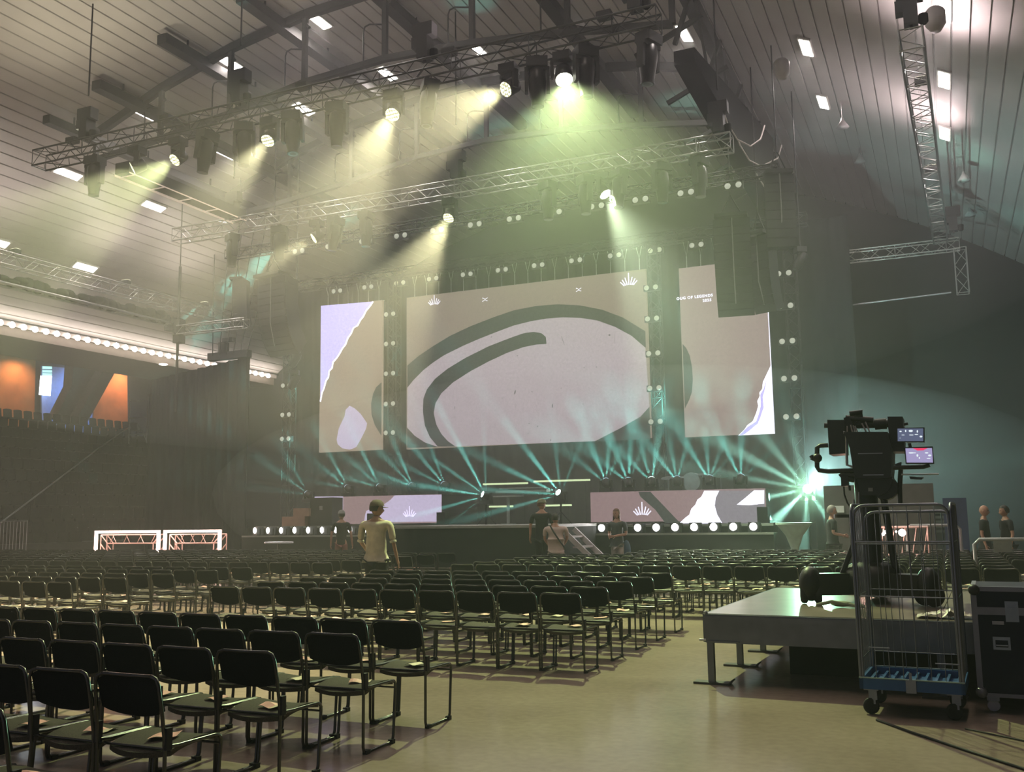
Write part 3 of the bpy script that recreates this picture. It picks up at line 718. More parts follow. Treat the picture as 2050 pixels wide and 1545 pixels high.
def bars_sign(t, cx, cy, sc, y, m):
    """seven rays fanned like a small crown"""
    q = MB(); inv = Vector(t.location)
    for k in range(-3, 4):
        a = math.radians(k * 15); L0 = (.55 - .02 * abs(k)); L1 = {0: 1.55, 1: 1.2, 2: 1.1, 3: .98}[abs(k)]
        w = .055
        base = on_y(cx, cy, y) - inv + Vector((0, -.01, 0))
        d = Vector((math.sin(a), 0, math.cos(a))); sd = Vector((math.cos(a), 0, -math.sin(a)))
        off = Vector((k * .13 * sc, 0, 0))
        p0, p1 = base + off + d * (L0 - .5) * sc, base + off + d * (L1 - .5) * sc
        q.poly([p0 - sd * w * sc, p0 + sd * w * sc, p1 + sd * w * sc * .8, p1 - sd * w * sc * .8])
    q.build('crown_sign', m, t)
SIGN = glow('bright lilac lettering', (.86, .84, 1.0), 1.3)
SIGN2 = glow('violet lettering', (.75, .68, 1.0), 1.5)
bars_sign(FX1, 820, 1034, .32, 27, SIGN2); bars_sign(FX2, 1286, 1031, .36, 27, SIGN)

# ------------------------------------------------------------------ the three tall screens
YS = 30.0
def led_wall(label, x0, x1, z0, z1, m, hooks):
    t = thing('led_screen', label, 'LED screen', ((x0 + x1) / 2, YS, z0))
    w = (x1 - x0) / 2; h = z1 - z0
    q = MB(); q.bbox(-w, w, .0, .12, 0, h); q.build('display_panel', m, t)
    q = MB(); q.bbox(-w, w, .12, .3, .02, h - .02); q.build('rear_frame', M_DARK, t)
    q = MB()
    for k in range(hooks):
        x = -w + (k + .5) * 2 * w / hooks
        q.tube([(x, .15, h - .01), (x, .15, h + .42)], .016, 5); q.tube([(x - .09, .15, 6.38 if h < 5.55 else 6.36), (x, .15, h + .42), (x + .09, .15, 6.38)], .013, 4)
    q.box((0, .15, h + .01), (2 * w, .04, .03)); q.build('hanging_bracket', M_ALU, t)
    return t
TAUPE = paper('screen taupe paper', (.30, .235, .19), .92, .10)
MAUVE = paper('screen mauve paper', (.50, .42, .46), .92, .12, 60)
SC_M = led_wall('broad middle LED screen with a huge dark-outlined oval', -17.6, -8.55, 4.06, 9.62, TAUPE, 18)
SC_L = led_wall('narrow left LED screen with a torn pale blue corner', -21.38, -18.65, 4.10, 9.65, paper('screen sand paper', (.34, .26, .20), .92, .08), 6)
SC_R = led_wall('narrow right LED screen with a torn white corner and small lettering', -7.45, -4.69, 4.03, 9.5, paper('screen rose taupe', (.36, .27, .25), .92, .08), 6)
Z = lambda *p: [(800 + a / 3.942, 540 + b / 3.942) for a, b in p]
# middle screen: pale interior, then dark strokes
inlay(SC_M, 'picture_field', Z((62, 930), (110, 870), (190, 790), (260, 735), (350, 675), (500, 600), (640, 540), (780, 485), (900, 440), (1040, 405), (1160, 385), (1290, 375), (1430, 380), (1560, 400), (1700, 450), (1830, 520), (1940, 615), (1972, 1075), (1965, 1105), (1900, 1160), (1750, 1245), (1540, 1352), (440, 1393), (290, 1393), (200, 1362), (120, 1310), (60, 1245)), YS, MAUVE)
inlay(SC_M, 'picture_stroke', Z((62, 930), (62, 755), (150, 680), (260, 605), (400, 520), (560, 445), (740, 375), (900, 320), (1080, 285), (1250, 272), (1420, 280), (1600, 315), (1760, 375), (1940, 485), (1943, 615), (1830, 520), (1700, 450), (1560, 400), (1430, 380), (1290, 375), (1160, 385), (1040, 405), (900, 440), (780, 485), (640, 540), (500, 600), (350, 675), (260, 735), (190, 790), (110, 870)), YS, DARKG, -.008)
inlay(SC_M, 'picture_stroke', Z((300, 1393), (240, 1320), (200, 1230), (185, 1120), (188, 1020), (215, 945), (280, 860), (380, 780), (520, 695), (700, 605), (880, 535), (980, 500), (1060, 490), (1120, 500), (1155, 530), (1160, 585), (1080, 590), (980, 610), (850, 655), (700, 725), (560, 800), (420, 890), (330, 975), (285, 1050), (270, 1130), (290, 1220), (330, 1295), (380, 1350), (440, 1393)), YS, DARKG, -.010)
inlay(SC_M, 'picture_stroke', Z((60, 1245), (120, 1310), (200, 1362), (290, 1393), (300, 1397), (60, 1405)), YS, DARKG, -.009)
inlay(SC_M, 'picture_stroke', Z((1972, 1080), (1980, 1335), (1540, 1355), (1750, 1245), (1900, 1160)), YS, DARKG, -.009)
SPECK = paper('screen ink specks', (.10, .09, .10), .8, .2)
q = MB(); inv = Vector(SC_M.location)
for (a, b, ln, an, w) in [(912, 965, 26, 75, 8), (1207, 1073, 24, 85, 7), (1045, 962, 10, -40, 5), (1290, 560, 60, -70, 3), (1698, 540, 80, 88, 1.5), (435, 1088, 20, 80, 3), (437, 1162, 20, 5, 2.5), (1657, 515, 12, 0, 12), (1090, 1235, 8, 0, 8), (1022, 1212, 7, 0, 7), (1555, 767, 6, 0, 6), (1457, 772, 6, 0, 6), (930, 678, 9, -30, 5), (725, 530, 10, 50, 5), (1275, 936, 5, 0, 5), (1192, 1343, 7, 0, 8), (810, 1013, 6, 0, 5), (1448, 1058, 5, 0, 5), (915, 1080, 14, -60, 2), (1015, 1292, 6, 0, 6)]:
    c = math.cos(math.radians(an)); s_ = math.sin(math.radians(an)); P_ = []
    for (u, v) in ((-1, -.5), (0, -1), (1, -.5), (1, .5), (0, 1), (-1, .5)):
        x = a + (u * ln * c - v * w * s_) * .6; y = b - (u * ln * s_ + v * w * c) * .6
        P_.append(on_y(800 + x / 3.942, 540 + y / 3.942, YS) - inv + Vector((0, -.012, 0)))
    q.poly(P_)
q.build('ink_speck', SPECK, SC_M)
bars_sign(SC_M, 869.5, 610, .34, YS, SIGN); bars_sign(SC_M, 1259, 571, .40, YS, SIGN)
for (cx, cy_) in ((971, 599.5), (1158.5, 580)):
    q = MB(); inv = Vector(SC_M.location)
    for sg in (-1, 1):
        pts = [(cx - 5.3, cy_ + 3.4 * sg + .5), (cx - 2.5, cy_ + 2.6 * sg), (cx + .5, cy_), (cx + 2.5, cy_ - 2.2 * sg), (cx + 5.4, cy_ - 3.0 * sg - .5)]
        w_ = 0.8
        P_ = [on_y(a, b - w_, YS) - inv + Vector((0, -.012, 0)) for a, b in pts] + [on_y(a, b + w_, YS) - inv + Vector((0, -.012, 0)) for a, b in reversed(pts)]
        q.poly(P_)
    q.build('cross_mark', SIGN, SC_M)
# left screen
edge = [(747, 603.5), (741, 613), (733, 622), (727, 635), (722, 640), (716, 652), (708, 656), (703, 668), (697, 676), (692, 690), (686, 697), (680, 708), (675, 716), (667, 725), (665, 737), (659, 743), (658, 755), (653, 762), (649, 777), (645, 786), (641.5, 804)]
inlay(SC_L, 'picture_field', [(642.6, 612)] + edge, YS, BLUEW_)
inlay(SC_L, 'torn_edge', [(a - 1.2, b - .8) for a, b in edge] + [(a + 1.2, b + .6) for a, b in reversed(edge)], YS, WHITE_, -.008)
inlay(SC_L, 'picture_field', [(700, 812), (710, 817), (722, 828), (735, 847), (733, 858), (722, 880), (713, 895), (700, 900), (685, 897), (676, 889), (674, 880), (678, 858), (684, 845), (690, 833), (692, 820)], YS, LILAC)
inlay(SC_L, 'picture_stroke', [(764, 765), (753, 775), (747, 788), (743, 808), (744, 830), (750, 850), (763.5, 872)], YS, DARKG)
# right screen
e2 = [(1478, 871.5), (1490, 860), (1496, 851), (1507, 843), (1514, 826), (1518, 812), (1516, 803), (1521, 792), (1520, 786), (1526, 778), (1527, 765), (1537, 744), (1543, 731)]
inlay(SC_R, 'picture_field', e2 + [(1550.5, 868)], YS, WHITE_)
inlay(SC_R, 'torn_edge', [(1480, 871), (1497, 854), (1514, 843), (1520, 826), (1523, 812), (1522, 790), (1529, 778), (1536, 752), (1531, 780), (1527, 795), (1529, 815), (1522, 836), (1517, 848), (1500, 862), (1488, 871)], YS, BLUEW_, -.008)
inlay(SC_R, 'picture_stroke', [(1366.5, 688), (1374, 697), (1381, 712), (1385.5, 735), (1387, 760), (1385, 785), (1380, 800), (1371, 818)], YS, DARKG)
q = MB(); pts = [on_y(a, b, YS) - Vector(SC_R.location) for a, b in ((1532.2, 529), (1534, 529), (1551.6, 868), (1549.8, 868))]
q.poly(pts, thick=(0, -.02, 0)); q.build('bright_edge', SIGN, SC_R)
def lettering(t, body, px, py, y, h, m, align='RIGHT', ext=0.0, rx=PI / 2):
    cu = bpy.data.curves.new('lettering', 'FONT'); cu.body = body; cu.size = h; cu.align_x = align; cu.extrude = .002
    cu.space_character = 1.22; cu.offset = .006
    o = bpy.data.objects.new('lettering', cu); C.objects.link(o); cu.materials.append(m)
    bpy.context.view_layer.update(); me_ = bpy.data.meshes.new_from_object(o); bpy.data.objects.remove(o)
    o = bpy.data.objects.new('lettering', me_); C.objects.link(o)
    o.parent = t; o.location = on_y(px, py, y) - Vector(t.location) + Vector((0, -.012, 0)); o.rotation_euler = (rx, 0, 0)
    return o
lettering(SC_R, 'OUG OF LEGENDS', 1427, 593, YS, .120, SIGN)
lettering(SC_R, '2025', 1424.5, 602.5, YS, .120, SIGN)

# black backdrop behind the screens and masking drapes
def drape(name, label, a, b, z0, z1a, z1b, th=.25, folds=60):
    a, b = Vector(a), Vector(b); n = (b - a).normalized().cross(Vector((0, 0, 1)))
    q = MB()
    def fn(u, v):
        p = a + (b - a) * u; zz = z0 + (z1a + (z1b - z1a) * u - z0) * v
        w = .06 * math.sin(u * folds * 2.1) + .03 * math.sin(u * folds * 5.3 + v * 3)
        return Vector((p.x, p.y, zz)) + n * w
    q.grid(folds * 4, 3, fn, thick=n * -.03)
    o = q.build(name, M_BLACKM); return tag(o, label, 'drape')
drape('backdrop_drape', 'black backdrop drape behind the three tall screens', (-24.6, 32.6, 0), (-2.4, 32.6, 0), 0, 11.3, 11.3, folds=70)
drape('masking_drape', 'tall black masking drape left of the stage below the festoon bulbs', (-31.4, 31.6, 0), (-25.0, 30.3, 0), 0, 7.75, 8.1, folds=30)
t = thing('drape_head_frame', 'dark frame and lamp on top of the left masking drape', 'frame', (-26.3, 30.3, 8.1))
q = MB(); q.box((.3, 0, .1), (2.0, .3, .3)); q.box((0, 0, .4), (.3, .3, .5)); q.box((.25, 0, .75), (.5, .2, .15)); q.build('housing', M_DARK, t)
for i, dx in enumerate((-1.6, -.9, -.45, 0.0, .35, .8)):
    q = MB(); q.tube([(0, 0, 0), (dx * .6 + .9, 0, 5.0)], .025, 4)
    o = q.build('rigging_wire', M_STEEL, loc=(-26.6 + i * .35, 30.0, 8.2)); tag(o, 'thin dark bracing wire above the masking drape, %s of six' % ORD[i], 'wire', 'bracing wires above the masking drape')

# ------------------------------------------------------------------ footlights
M_FOOT = glow('white footlight disc', (1.0, .97, .94), 11.0)
def make_foot():
    t = thing('footlight', 'x', 'stage light', group='footlights along the stage edge')
    q = MB(); q.box((0, .08, .14), (.26, .22, .24)); q.tube([(-.16, .08, 0), (-.16, .08, .2)], .015, 5); q.tube([(.16, .08, 0), (.16, .08, .2)], .015, 5); q.build('housing', M_DARK, t)
    q = MB(); q.lathe([(.0, .03), (.07, .025), (.095, 0)], 14, Matrix.Translation((0, -.04, .15)) @ Matrix.Rotation(PI / 2, 4, 'X'), caps=False); q.build('lamp', M_FOOT, t)
    return t
F0 = make_foot(); ff = True
for i in range(9):
    o = F0 if ff else copy_tree(F0); ff = False
    o.location = (-19.55 + i * .497, 24.2, 1.15); o.rotation_euler = (0, 0, math.radians(-25)); o['label'] = 'glowing white footlight in the left row on the stage edge, %s from its left end' % ORD[i]
for i in range(11):
    o = copy_tree(F0); o.location = (-9.28 + i * .489, 24.2, 1.14 + .0); o.rotation_euler = (0, 0, math.radians(-5)); o['label'] = 'glowing white footlight in the right row on the stage edge, %s from its left end' % ORD[i]
for x in (-18.6, -16.6): spot('footlight_beam', (x, 24.0, 1.35), (.0, -1, .12), FOOT_W, 120, (1, .93, .92), .9, .6)
for x in (-8.6, -7.0, -5.2): spot('footlight_beam', (x, 24.0, 1.35), (.0, -1, .12), FOOT_W, 120, (1, .93, .92), .9, .6)

# ------------------------------------------------------------------ beam fixtures on the risers, with fanned teal rays
TEAL = (.22, .95, .82)
def rays(loc, lead, spread, n, watts, deg, parent_dir=None, plane=None):
    """the prism in the head splits the beam into n narrow rays fanned in the plane across the stage"""
    lead = Vector(lead).normalized()
    ax = Vector(plane or (0, -1, 0)); ax = (ax - lead * ax.dot(lead)).normalized()
    for k in range(n):
        a = math.radians(spread) * ((k + .5) / n - .5) if spread < 359 else 2 * PI * k / n + .12 * math.sin(k * 2.3)
        d = Matrix.Rotation(a, 3, ax) @ lead
        spot('beam_ray', Vector(loc) + d * .16, d, watts * (1 + .35 * math.sin(k * 2.6 + loc[0])) * (1 if d.x < .0 else .4 if d.x < .25 else .15), deg, TEAL, .9, .03)
M_BEAMLENS = glow('teal white beam lens', (.75, 1.0, .92), 9.0)
M_BEAMLENS2 = glow('bluish beam lens', (.55, .8, 1.0), 3.0)
def beam_fixture(x, z, d, lb, watts, deg, lens, petals=7, sharp=3, y=27.6, r=.10):
    t = thing('beam_light', lb, 'stage light', (x, y, z), 0, 'beam lights standing on the stage risers')
    q = MB(); q.box((0, 0, .06), (.36, .3, .12)); q.build('base', M_DARK, t)
    q = MB(); q.box((-.17, 0, .22), (.05, .12, .26)); q.box((.17, 0, .22), (.05, .12, .26)); q.box((0, 0, .11), (.36, .12, .04)); q.build('yoke', M_DARK, t)
    d = Vector(d).normalized(); Q = Matrix.Translation((0, 0, .27)) @ d.to_track_quat('Z', 'Y').to_matrix().to_4x4()
    q = MB(); q.lathe([(.08, -.16), (.12, -.1), (.125, .08), (r, .12)], 14, Q); q.build('head', M_BLACK, t)
    q = MB(); q.lathe([(.001, .13), (r, .125)], 14, Q, caps=False); q.build('lens', lens, t)
    rays((x, y, z + .27), d, deg, petals, watts, sharp)
    return t
bl = [(-20.07, (-.95, .4, .42)), (-18.45, (-.9, .4, .46)), (-17.19, (-.86, .4, .5)), (-15.95, (-.8, .4, .55)), (-14.75, (-.76, .4, .6))]
for i, (x, d) in enumerate(bl):
    beam_fixture(x, 2.36 if x > -19.4 else 2.2, d, 'beam light on the left stage riser, %s from the left, rays leaning left' % ORD[i], BEAM, 50, M_BEAMLENS2, 3, 8)
beam_fixture(-13.3, 2.02, (-.55, -.6, .30), 'bright beam light on a stand right of the left LED fascia', BEAM, 150, M_BEAMLENS, 6, 7)
beam_fixture(-10.77, 2.0, (-.3, -.7, .42), 'bright beam light on a stand in the gap between the LED fascias', BEAM, 140, M_BEAMLENS, 6, 7)
br = [(-9.3, (-.3, .62, .75)), (-8.6, (-.3, .62, .75)), (-7.9, (-.2, .62, .75)), (-7.14, (-.1, .62, .75)), (-6.2, (.0, .62, .75)), (-5.31, (.1, .62, .75))]
for i, (x, d) in enumerate(br):
    beam_fixture(x, 2.30, d, 'beam light on the right stage riser, %s from the left, rays fanning upwards' % ORD[i], BEAM * .6, 80, M_BEAMLENS if i in (2,) else M_BEAMLENS2, 4, 12)
STAR = beam_fixture(-3.49, 1.95, (.10, -.9, .25), 'brightest beam light right of the stage, bursting into a green star of rays', 0.1, 10, glow('star lens', (.7, 1.0, .9), 14.0), 1, 10, r=.13)
for k, (an, pw, dg) in enumerate(((104, .25, 14), (66, .15, 16), (128, .5, 14), (150, 1.0, 12), (168, .8, 9), (190, 1.0, 12), (222, 1.2, 20), (262, 1.0, 16), (300, 1.1, 20), (333, .9, 13), (8, .35, 8))):
    a = math.radians(an); d = Vector((math.cos(a), .28, math.sin(a)))
    spot('beam_ray', Vector((-3.48, 27.40, 2.25)) + Vector((math.cos(a), 0, math.sin(a))) * .2, d, BEAM * 1.5 * pw, dg, (.42, 1.0, .78), 1.0, .04)
spot('beam_ray', (-3.47, 27.4, 2.26), (.12, -1, -.05), 2200, 50, (.45, 1.0, .6), .8, .05)
spot('beam_ray', (-3.40, 27.3, 2.40), (.5, .4, .2), 2300, 160, (.52, .95, .92), 1.0, .05)  # wide teal spot added to brighten the haze right of the stage
for (x, lb) in [(-13.3, 'thin black stand under the beam light right of the left LED fascia'), (-10.77, 'thin black stand under the beam light in the stage gap'), (-3.49, 'thin black stand under the star-bursting beam light')]:
    q = MB(); z0 = 1.36 if x < -4 else 0.0; q.tube([(0, 0, z0), (0, 0, 2.0)], .03); 
    for k in range(3): q.tube([(0, 0, z0 + .4), (.35 * math.cos(k * 2.1), .35 * math.sin(k * 2.1), z0 + .01)], .018, 5)
    o = q.build('light_stand', M_BLACK, loc=(x, 27.6, 0)); tag(o, lb, 'stand', 'stands under the beam lights')
# ------------------------------------------------------------------ things on the stage
t = thing('stage_monitor_stack', 'big black loudspeaker stack in front of the left LED wall', 'loudspeaker', (-18.35, 25.9, 1.36))
q = MB(); q.bbox(-.42, .42, 0, .6, 0, .95); q.build('cabinet', M_DARK, t)
q = MB(); q.bbox(-.06, .06, -.01, 0, .55, .68); q.build('badge', mat('grey badge', (.3, .3, .3), .5), t)
for i, (x, z, w, h, lb) in enumerate([(-19.35, 1.36, .9, .36, 'lower beige flight crate left of the loudspeaker stack'), (-19.05, 1.72, .62, .26, 'upper beige flight crate, stacked left of the loudspeaker stack')]):
    q = MB(); q.bbox(-w / 2, w / 2, 0, .5, 0, h); o = q.build('crate', mat('beige crate', (.35, .22, .16), .7), loc=(x, 25.8, z)); tag(o, lb, 'crate')
for i, (px, lb) in enumerate([(742, 'small black monitor box standing before the lilac LED wall'), (882, 'small black box at the right end of the left LED wall'), (1527, 'small black box at the right end of the right LED wall')]):
    p = on_y(px, 1045, 26.4); q = MB(); q.bbox(-.14, .14, 0, .3, 0, .42); o = q.build('monitor_box', M_DARK, loc=(p.x, 26.4, 1.36)); tag(o, lb, 'loudspeaker')
# DJ/keyboard risers in the gap: white tables and lit bars behind
t = thing('keyboard_stand', 'pale keyboard on a white stand in the middle of the stage', 'keyboard', (-12.35, 27.2, 1.36))
q = MB(); q.tube([(0, 0, 0), (0, 0, .85)], .05); q.box((0, 0, .88), (.9, .3, .04)); q.box((0, 0, .03), (.35, .35, .04)); q.build('stand', mat('white metal', (.55, .58, .55), .4), t)
q = MB(); q.box((.45, .1, 1.02), (1.7, .3, .07)); q.box((.45, .1, 1.12), (1.5, .2, .04)); q.build('keyboard', mat('pale keyboard', (.4, .45, .42), .4), t)
M_BAR = glow('lime tube', (.80, 1.0, .55), 1.1)
for i, (x0, x1, z, lb) in enumerate([(-13.1, -11.6, 2.62, 'long lit tube behind the keyboard, high left'), (-11.4, -9.6, 2.66, 'long lit tube behind the stage, high right'), (-12.9, -12.1, 1.93, 'short lime tube left of the seated stagehand'), (-11.1, -10.2, 1.93, 'lime tube just left of the capped person'),
                                     (-9.35, -8.75, 1.93, 'lime tube right of the capped person'), (-8.65, -8.3, 1.93, 'shortest lime tube, next to the right LED wall')]):
    y = 30.4; k = y / 27.0
    q = MB(); q.box((0, 0, 0), ((x1 - x0) * k, .06, .06)); q.k = 1
    for s_ in (-.42, .42): q.tube([(s_ * (x1 - x0) * k, 0, 0), (s_ * (x1 - x0) * k, 0, 1.36 - EYE - (z - EYE) * k)], .012, 5)
    o = q.build('light_tube', [M_BAR, M_BLACK], loc=((x0 + x1) / 2 * k, y, EYE + (z - EYE) * k)); tag(o, lb, 'light tube', 'lit tubes at the back of the stage')
# cymbals, drum kit hardware glinting over the right LED wall
t = thing('drum_kit', 'drum kit glinting above the middle of the right LED wall', 'drum kit', (-7.0, 28.9, 2.3))
for (nm, x, z, r, tl, m) in (('cymbal', -.75, .42, .22, .3, M_ALU), ('cymbal', .85, .45, .24, -.3, M_ALU), ('cymbal', .3, .5, .2, .2, M_ALU)):
    q = MB(); q.lathe([(.0, .02), (.04, .02), (r, 0)], 16, Matrix.Translation((x, 0, z)) @ Matrix.Rotation(tl, 4, 'X'), caps=False); q.tube([(x, 0, 0), (x, 0, z)], .012, 5); q.build(nm, m, t)
q = MB(); q.lathe([(.28, -.2), (.28, .2)], 16, Matrix.Translation((0, 0, .28)) @ Matrix.Rotation(PI / 2, 4, 'X')); q.build('bass_drum', mat('pearl drum', (.4, .45, .45), .3), t)
q = MB(); q.lathe([(.16, 0), (.16, .15)], 14, Matrix.Translation((-.4, 0, .3))); q.build('snare_drum', mat('pearl drum', (.4, .45, .45), .3), t)
# steps up to the thrust
t = thing('stage_steps', 'white metal steps leading up to the stage beside the woman with the shoulder strap', 'steps', (-8.38, 21.9, 0))
for s in (-1, 1):
    q = MB(); bar(q, (0, s * .4, 1.3), (1.35, s * .4, .05), .05, .12); q.build('side_rail', mat('white aluminium', (.6, .55, .56), .35), t)
for k in range(5):
    q = MB(); q.box((.12 + k * .26, 0, 1.12 - k * .24), (.24, .8, .04)); q.build('tread', mat('white aluminium', (.6, .55, .56), .35), t)
# high white table in front of the left stage, round table by the star light
for (x, y, z, r, lb, m) in [(-17.9, 23.2, .98, .42, 'small white folding table before the left footlights', 'white'), (-3.35, 23.6, 1.38, .42, 'pale round high table right of the stage, below the star light', 'cloth'), (-1.06, 12.2, 1.58, .2, 'small black round high table on the deck left of the camera pedestal', 'black')]:
    t = thing('high_table', lb, 'table', (x, y, 0 if y > 15 else .66)); z = z if y > 15 else z - .66
    mm = {'white': mat('white laminate', (.7, .68, .68), .4), 'cloth': mat('pale table cloth', (.45, .6, .52), .6), 'black': M_BLACK}[m]
    q = MB(); q.lathe([(r, 0), (r, .04)], 24, Matrix.Translation((0, 0, z - .04))); q.build('table_top', mm, t)
    q = MB(); q.tube([(0, 0, .02), (0, 0, z - .04)], .035); q.lathe([(.26 if y > 15 else .15, 0), (.24 if y > 15 else .13, .03)], 20); q.build('pedestal', M_BLACK if m != 'cloth' else mm, t)
    if m == 'cloth':
        q = MB(); q.lathe([(.40, z - .04), (.2, z - .3), (.09, z - .6), (.12, .5), (.26, .04)], 16, caps=False); q.build('stretch_cover', mm, t)
# paper notice in plane behind the man in black, and the dim partition it hangs on
q = MB(); q.bbox(-2.75, -.3, 24.6, 24.7, 0, 2.25); o = q.build('partition', mat('grey partition cloth', (.07, .05, .06), .9), loc=(0, 0, 0)); tag(o, 'dim grey partition right of the stage behind the man in black', 'partition')
p = on_y(1680, 1019, 24.59); q = MB(); q.box((0, 0, 0), (.22, .01, .16)); o = q.build('paper_notice', mat('white paper', (.7, .66, .7), .7), loc=p); tag(o, 'small white paper notice on the grey partition beside the man in black', 'notice')
# pinkish lit crowd barriers on the floor
M_NEON = glow('pink white light bar', (1.0, .62, .52), 9.0)
M_PTR = mat('pink lit truss', (.75, .55, .5), .35, .6, var=0)
for i, (x0, x1, lb) in enumerate([(-26.05, -23.25, 'left one of the two low goal frames outlined in glowing pink light'), (-23.05, -20.75, 'right one of the two low goal frames outlined in glowing pink light')]):
    y = 24.0; t = thing('glowing_goal_frame', lb, 'light frame', ((x0 + x1) / 2, y, 0), 0, 'glowing goal frames')
    w = (x1 - x0) / 2
    q = MB(); q.bbox(-w, w, -.04, .04, 1.26, 1.34); q.bbox(-w, -w + .08, -.04, .04, 0, 1.26); q.bbox(w - .08, w, -.04, .04, 0, 1.26); q.build('light_bar', M_NEON, t)
    q = MB()
    for yy in (.15, .4):
        for (a_, b_) in (((-w + .1, 1.2), (w - .1, 1.2)), ((-w + .4, .92), (w - .4, .92)), ((-w + .1, 0), (-w + .1, 1.2)), ((w - .1, 0), (w - .1, 1.2)), ((-w + .4, 0), (-w + .4, .92)), ((w - .4, 0), (w - .4, .92)), ((-w + .1, 1.2), (-w + .4, .92)), ((w - .1, 1.2), (w - .4, .92)), ((-w + .1, .9), (-w + .4, .6)), ((w - .1, .9), (w - .4, .6))):
            q.tube([(a_[0], yy, a_[1]), (b_[0], yy, b_[1])], .022, 5)
    for k in range(7):
        x = -w + .5 + k * (2 * w - 1.0) / 6; q.tube([(x, .15, .92), (x + .18 * (-1) ** k, .15, 1.2)], .014, 4)
    q.build('truss_frame', M_PTR, t)
    for s in (-.7, .7):
        l = bpy.data.lights.new('goal_glow', 'POINT'); l.energy = GOAL_W; l.color = (1, .55, .45); l.shadow_soft_size = .1
        lo = bpy.data.objects.new('goal_glow', l); C.objects.link(lo); lo.location = ((x0 + x1) / 2 + s, y - .12, 1.3)
# ------------------------------------------------------------------ stacking chairs
def seat_mb():
    q = MB(); hw = .215
    def fn(u, v):
        x = (u - .5) * 2 * hw; yr = .075 - .06 * (1 - (2 * u - 1) ** 2)
        y = yr + (.435 - yr) * v
        z = .452 - .035 * (1 - v) ** 4 - .02 * v ** 6 - .012 * (1 - (2 * u - 1) ** 2)
        return (x, y, z)
    q.grid(8, 6, fn, thick=(0, 0, -.028)); return q
def back_mb():
    q = MB(); hw = .212
    def fn(u, v):
        c = 1 - (2 * u - 1) ** 2
        zb = .625 - .045 * c ** .8; zt = .797 - .010 * c
        k = abs(2 * u - 1); zt -= .022 * max(0, (k - .86) / .14) ** 2
        z = zb + (zt - zb) * v
        x = (u - .5) * 2 * hw * (1 + .015 * (1 - v))
        y = .012 - .045 * v + .042 * c
        return (x, y, z)
    q.grid(12, 5, fn, thick=(0, .016, 0)); return q
def frame_mb():
    q = MB(); r = .0105
    for s in (-1, 1):
        x = s * .236
        q.tube([(s * .17, -.034, .806), (s * .205, -.036, .795), (s * .222, -.034, .76), (s * .230, -.015, .64), (x, .004, .50), (x, .012, .40), (x, .012, .05), (x, .022, .022), (x, .045, .011),
                (x, .37, .011), (x, .398, .022), (x, .408, .05), (x, .432, .38), (x, .432, .41), (x, .415, .432), (x, .38, .438), (x, .10, .442), (x, .03, .45)], r, 6)
    q.tube([(-.17, -.034, .806), (-.09, -.008, .800), (0, .004, .797), (.09, -.008, .800), (.17, -.034, .806)], r, 6)
    q.tube([(-.236, .425, .385), (.236, .425, .385)], .007, 5)
    q.tube([(-.236, .06, .425), (.236, .06, .425)], .008, 5)
    return q
def foot_mb(s):
    q = MB(); q.box((s * .236, .055, .012), (.034, .05, .03)); return q
def foot2_mb(s):
    q = MB(); q.box((s * .236, .385, .014), (.034, .045, .034)); return q
def hook_mb():
    q = MB()
    q.box((0, .02, .49), (.026, .04, .11))
    return q
SEAT, BACK, FRAME = seat_mb(), back_mb(), frame_mb()
me_seat, me_back, me_frame = SEAT.mesh('seat', [M_FABRIC]), BACK.mesh('backrest', [M_BACK]), FRAME.mesh('frame', [M_RAIL])
me_feet = [foot_mb(-1).mesh('f', [M_RUBBER]), foot_mb(1).mesh('f', [M_RUBBER]), foot2_mb(-1).mesh('f', [M_RUBBER]), foot2_mb(1).mesh('f', [M_RUBBER])]
me_hook = hook_mb().mesh('bracket', [M_RUBBER])
def whole_chair():
    q = MB()
    for k, src in enumerate((BACK, SEAT, FRAME)):
        q.k = k; b = len(q.v); q.v += src.v; q.f += [tuple(b + i for i in f) for f in src.f]; q.sm += src.sm; q.mi += [k] * len(src.f)
    q.k = 2
    for s in (-1, 1): q.box((s * .236, .055, .012), (.034, .05, .03)); q.box((s * .236, .385, .014), (.034, .045, .034)); q.box((s * .245, .02, .49), (.026, .04, .11))
    return q
WHOLE = whole_chair()
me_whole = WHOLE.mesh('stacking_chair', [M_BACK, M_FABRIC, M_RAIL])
proto = thing('stacking_chair', 'x', 'chair')
link('seat', me_seat, parent=proto); link('backrest', me_back, parent=proto); link('frame', me_frame, parent=proto)
for f in me_feet: link('foot', f, parent=proto)
for s in (-1, 1): link('linking_bracket', me_hook, parent=proto).location = (s * .245, 0, 0)
# leaflets
def leaf_mb(kind):
    q = MB()
    def fn(u, v):
        x = (u - .5) * .155; y = (v - .5) * .105
        if kind == 0: z = .012 * abs(math.sin(u * 4.3)) + .01 * u * v
        elif kind == 1: z = .018 * (1 - abs(2 * v - 1)) * (1 - u * .5) + .006 * math.sin(u * 7)
        else: z = .022 * max(0, u - .6) + .012 * max(0, .3 - v)
        return (x + .01 * v, y, z)
    q.grid(6, 4, fn, smooth=False)
    if kind == 1: q.mi = [1 if (i % 6) > 3 else 0 for i in range(len(q.f))]
    return q
me_leaf = [leaf_mb(k).mesh('leaflet', [M_PINK, M_CREAM]) for k in range(3)]
me_leaf.append(leaf_mb(0).mesh('leaflet', [M_CREAM, M_PINK]))
N_CHAIR = 0; FIRST = True
STUFF = []
rnd = random.Random(11)
def numw(n): return ORD[n] if n < 20 else 'twenty-' + ORD[n - 20] if n < 29 else 'far'
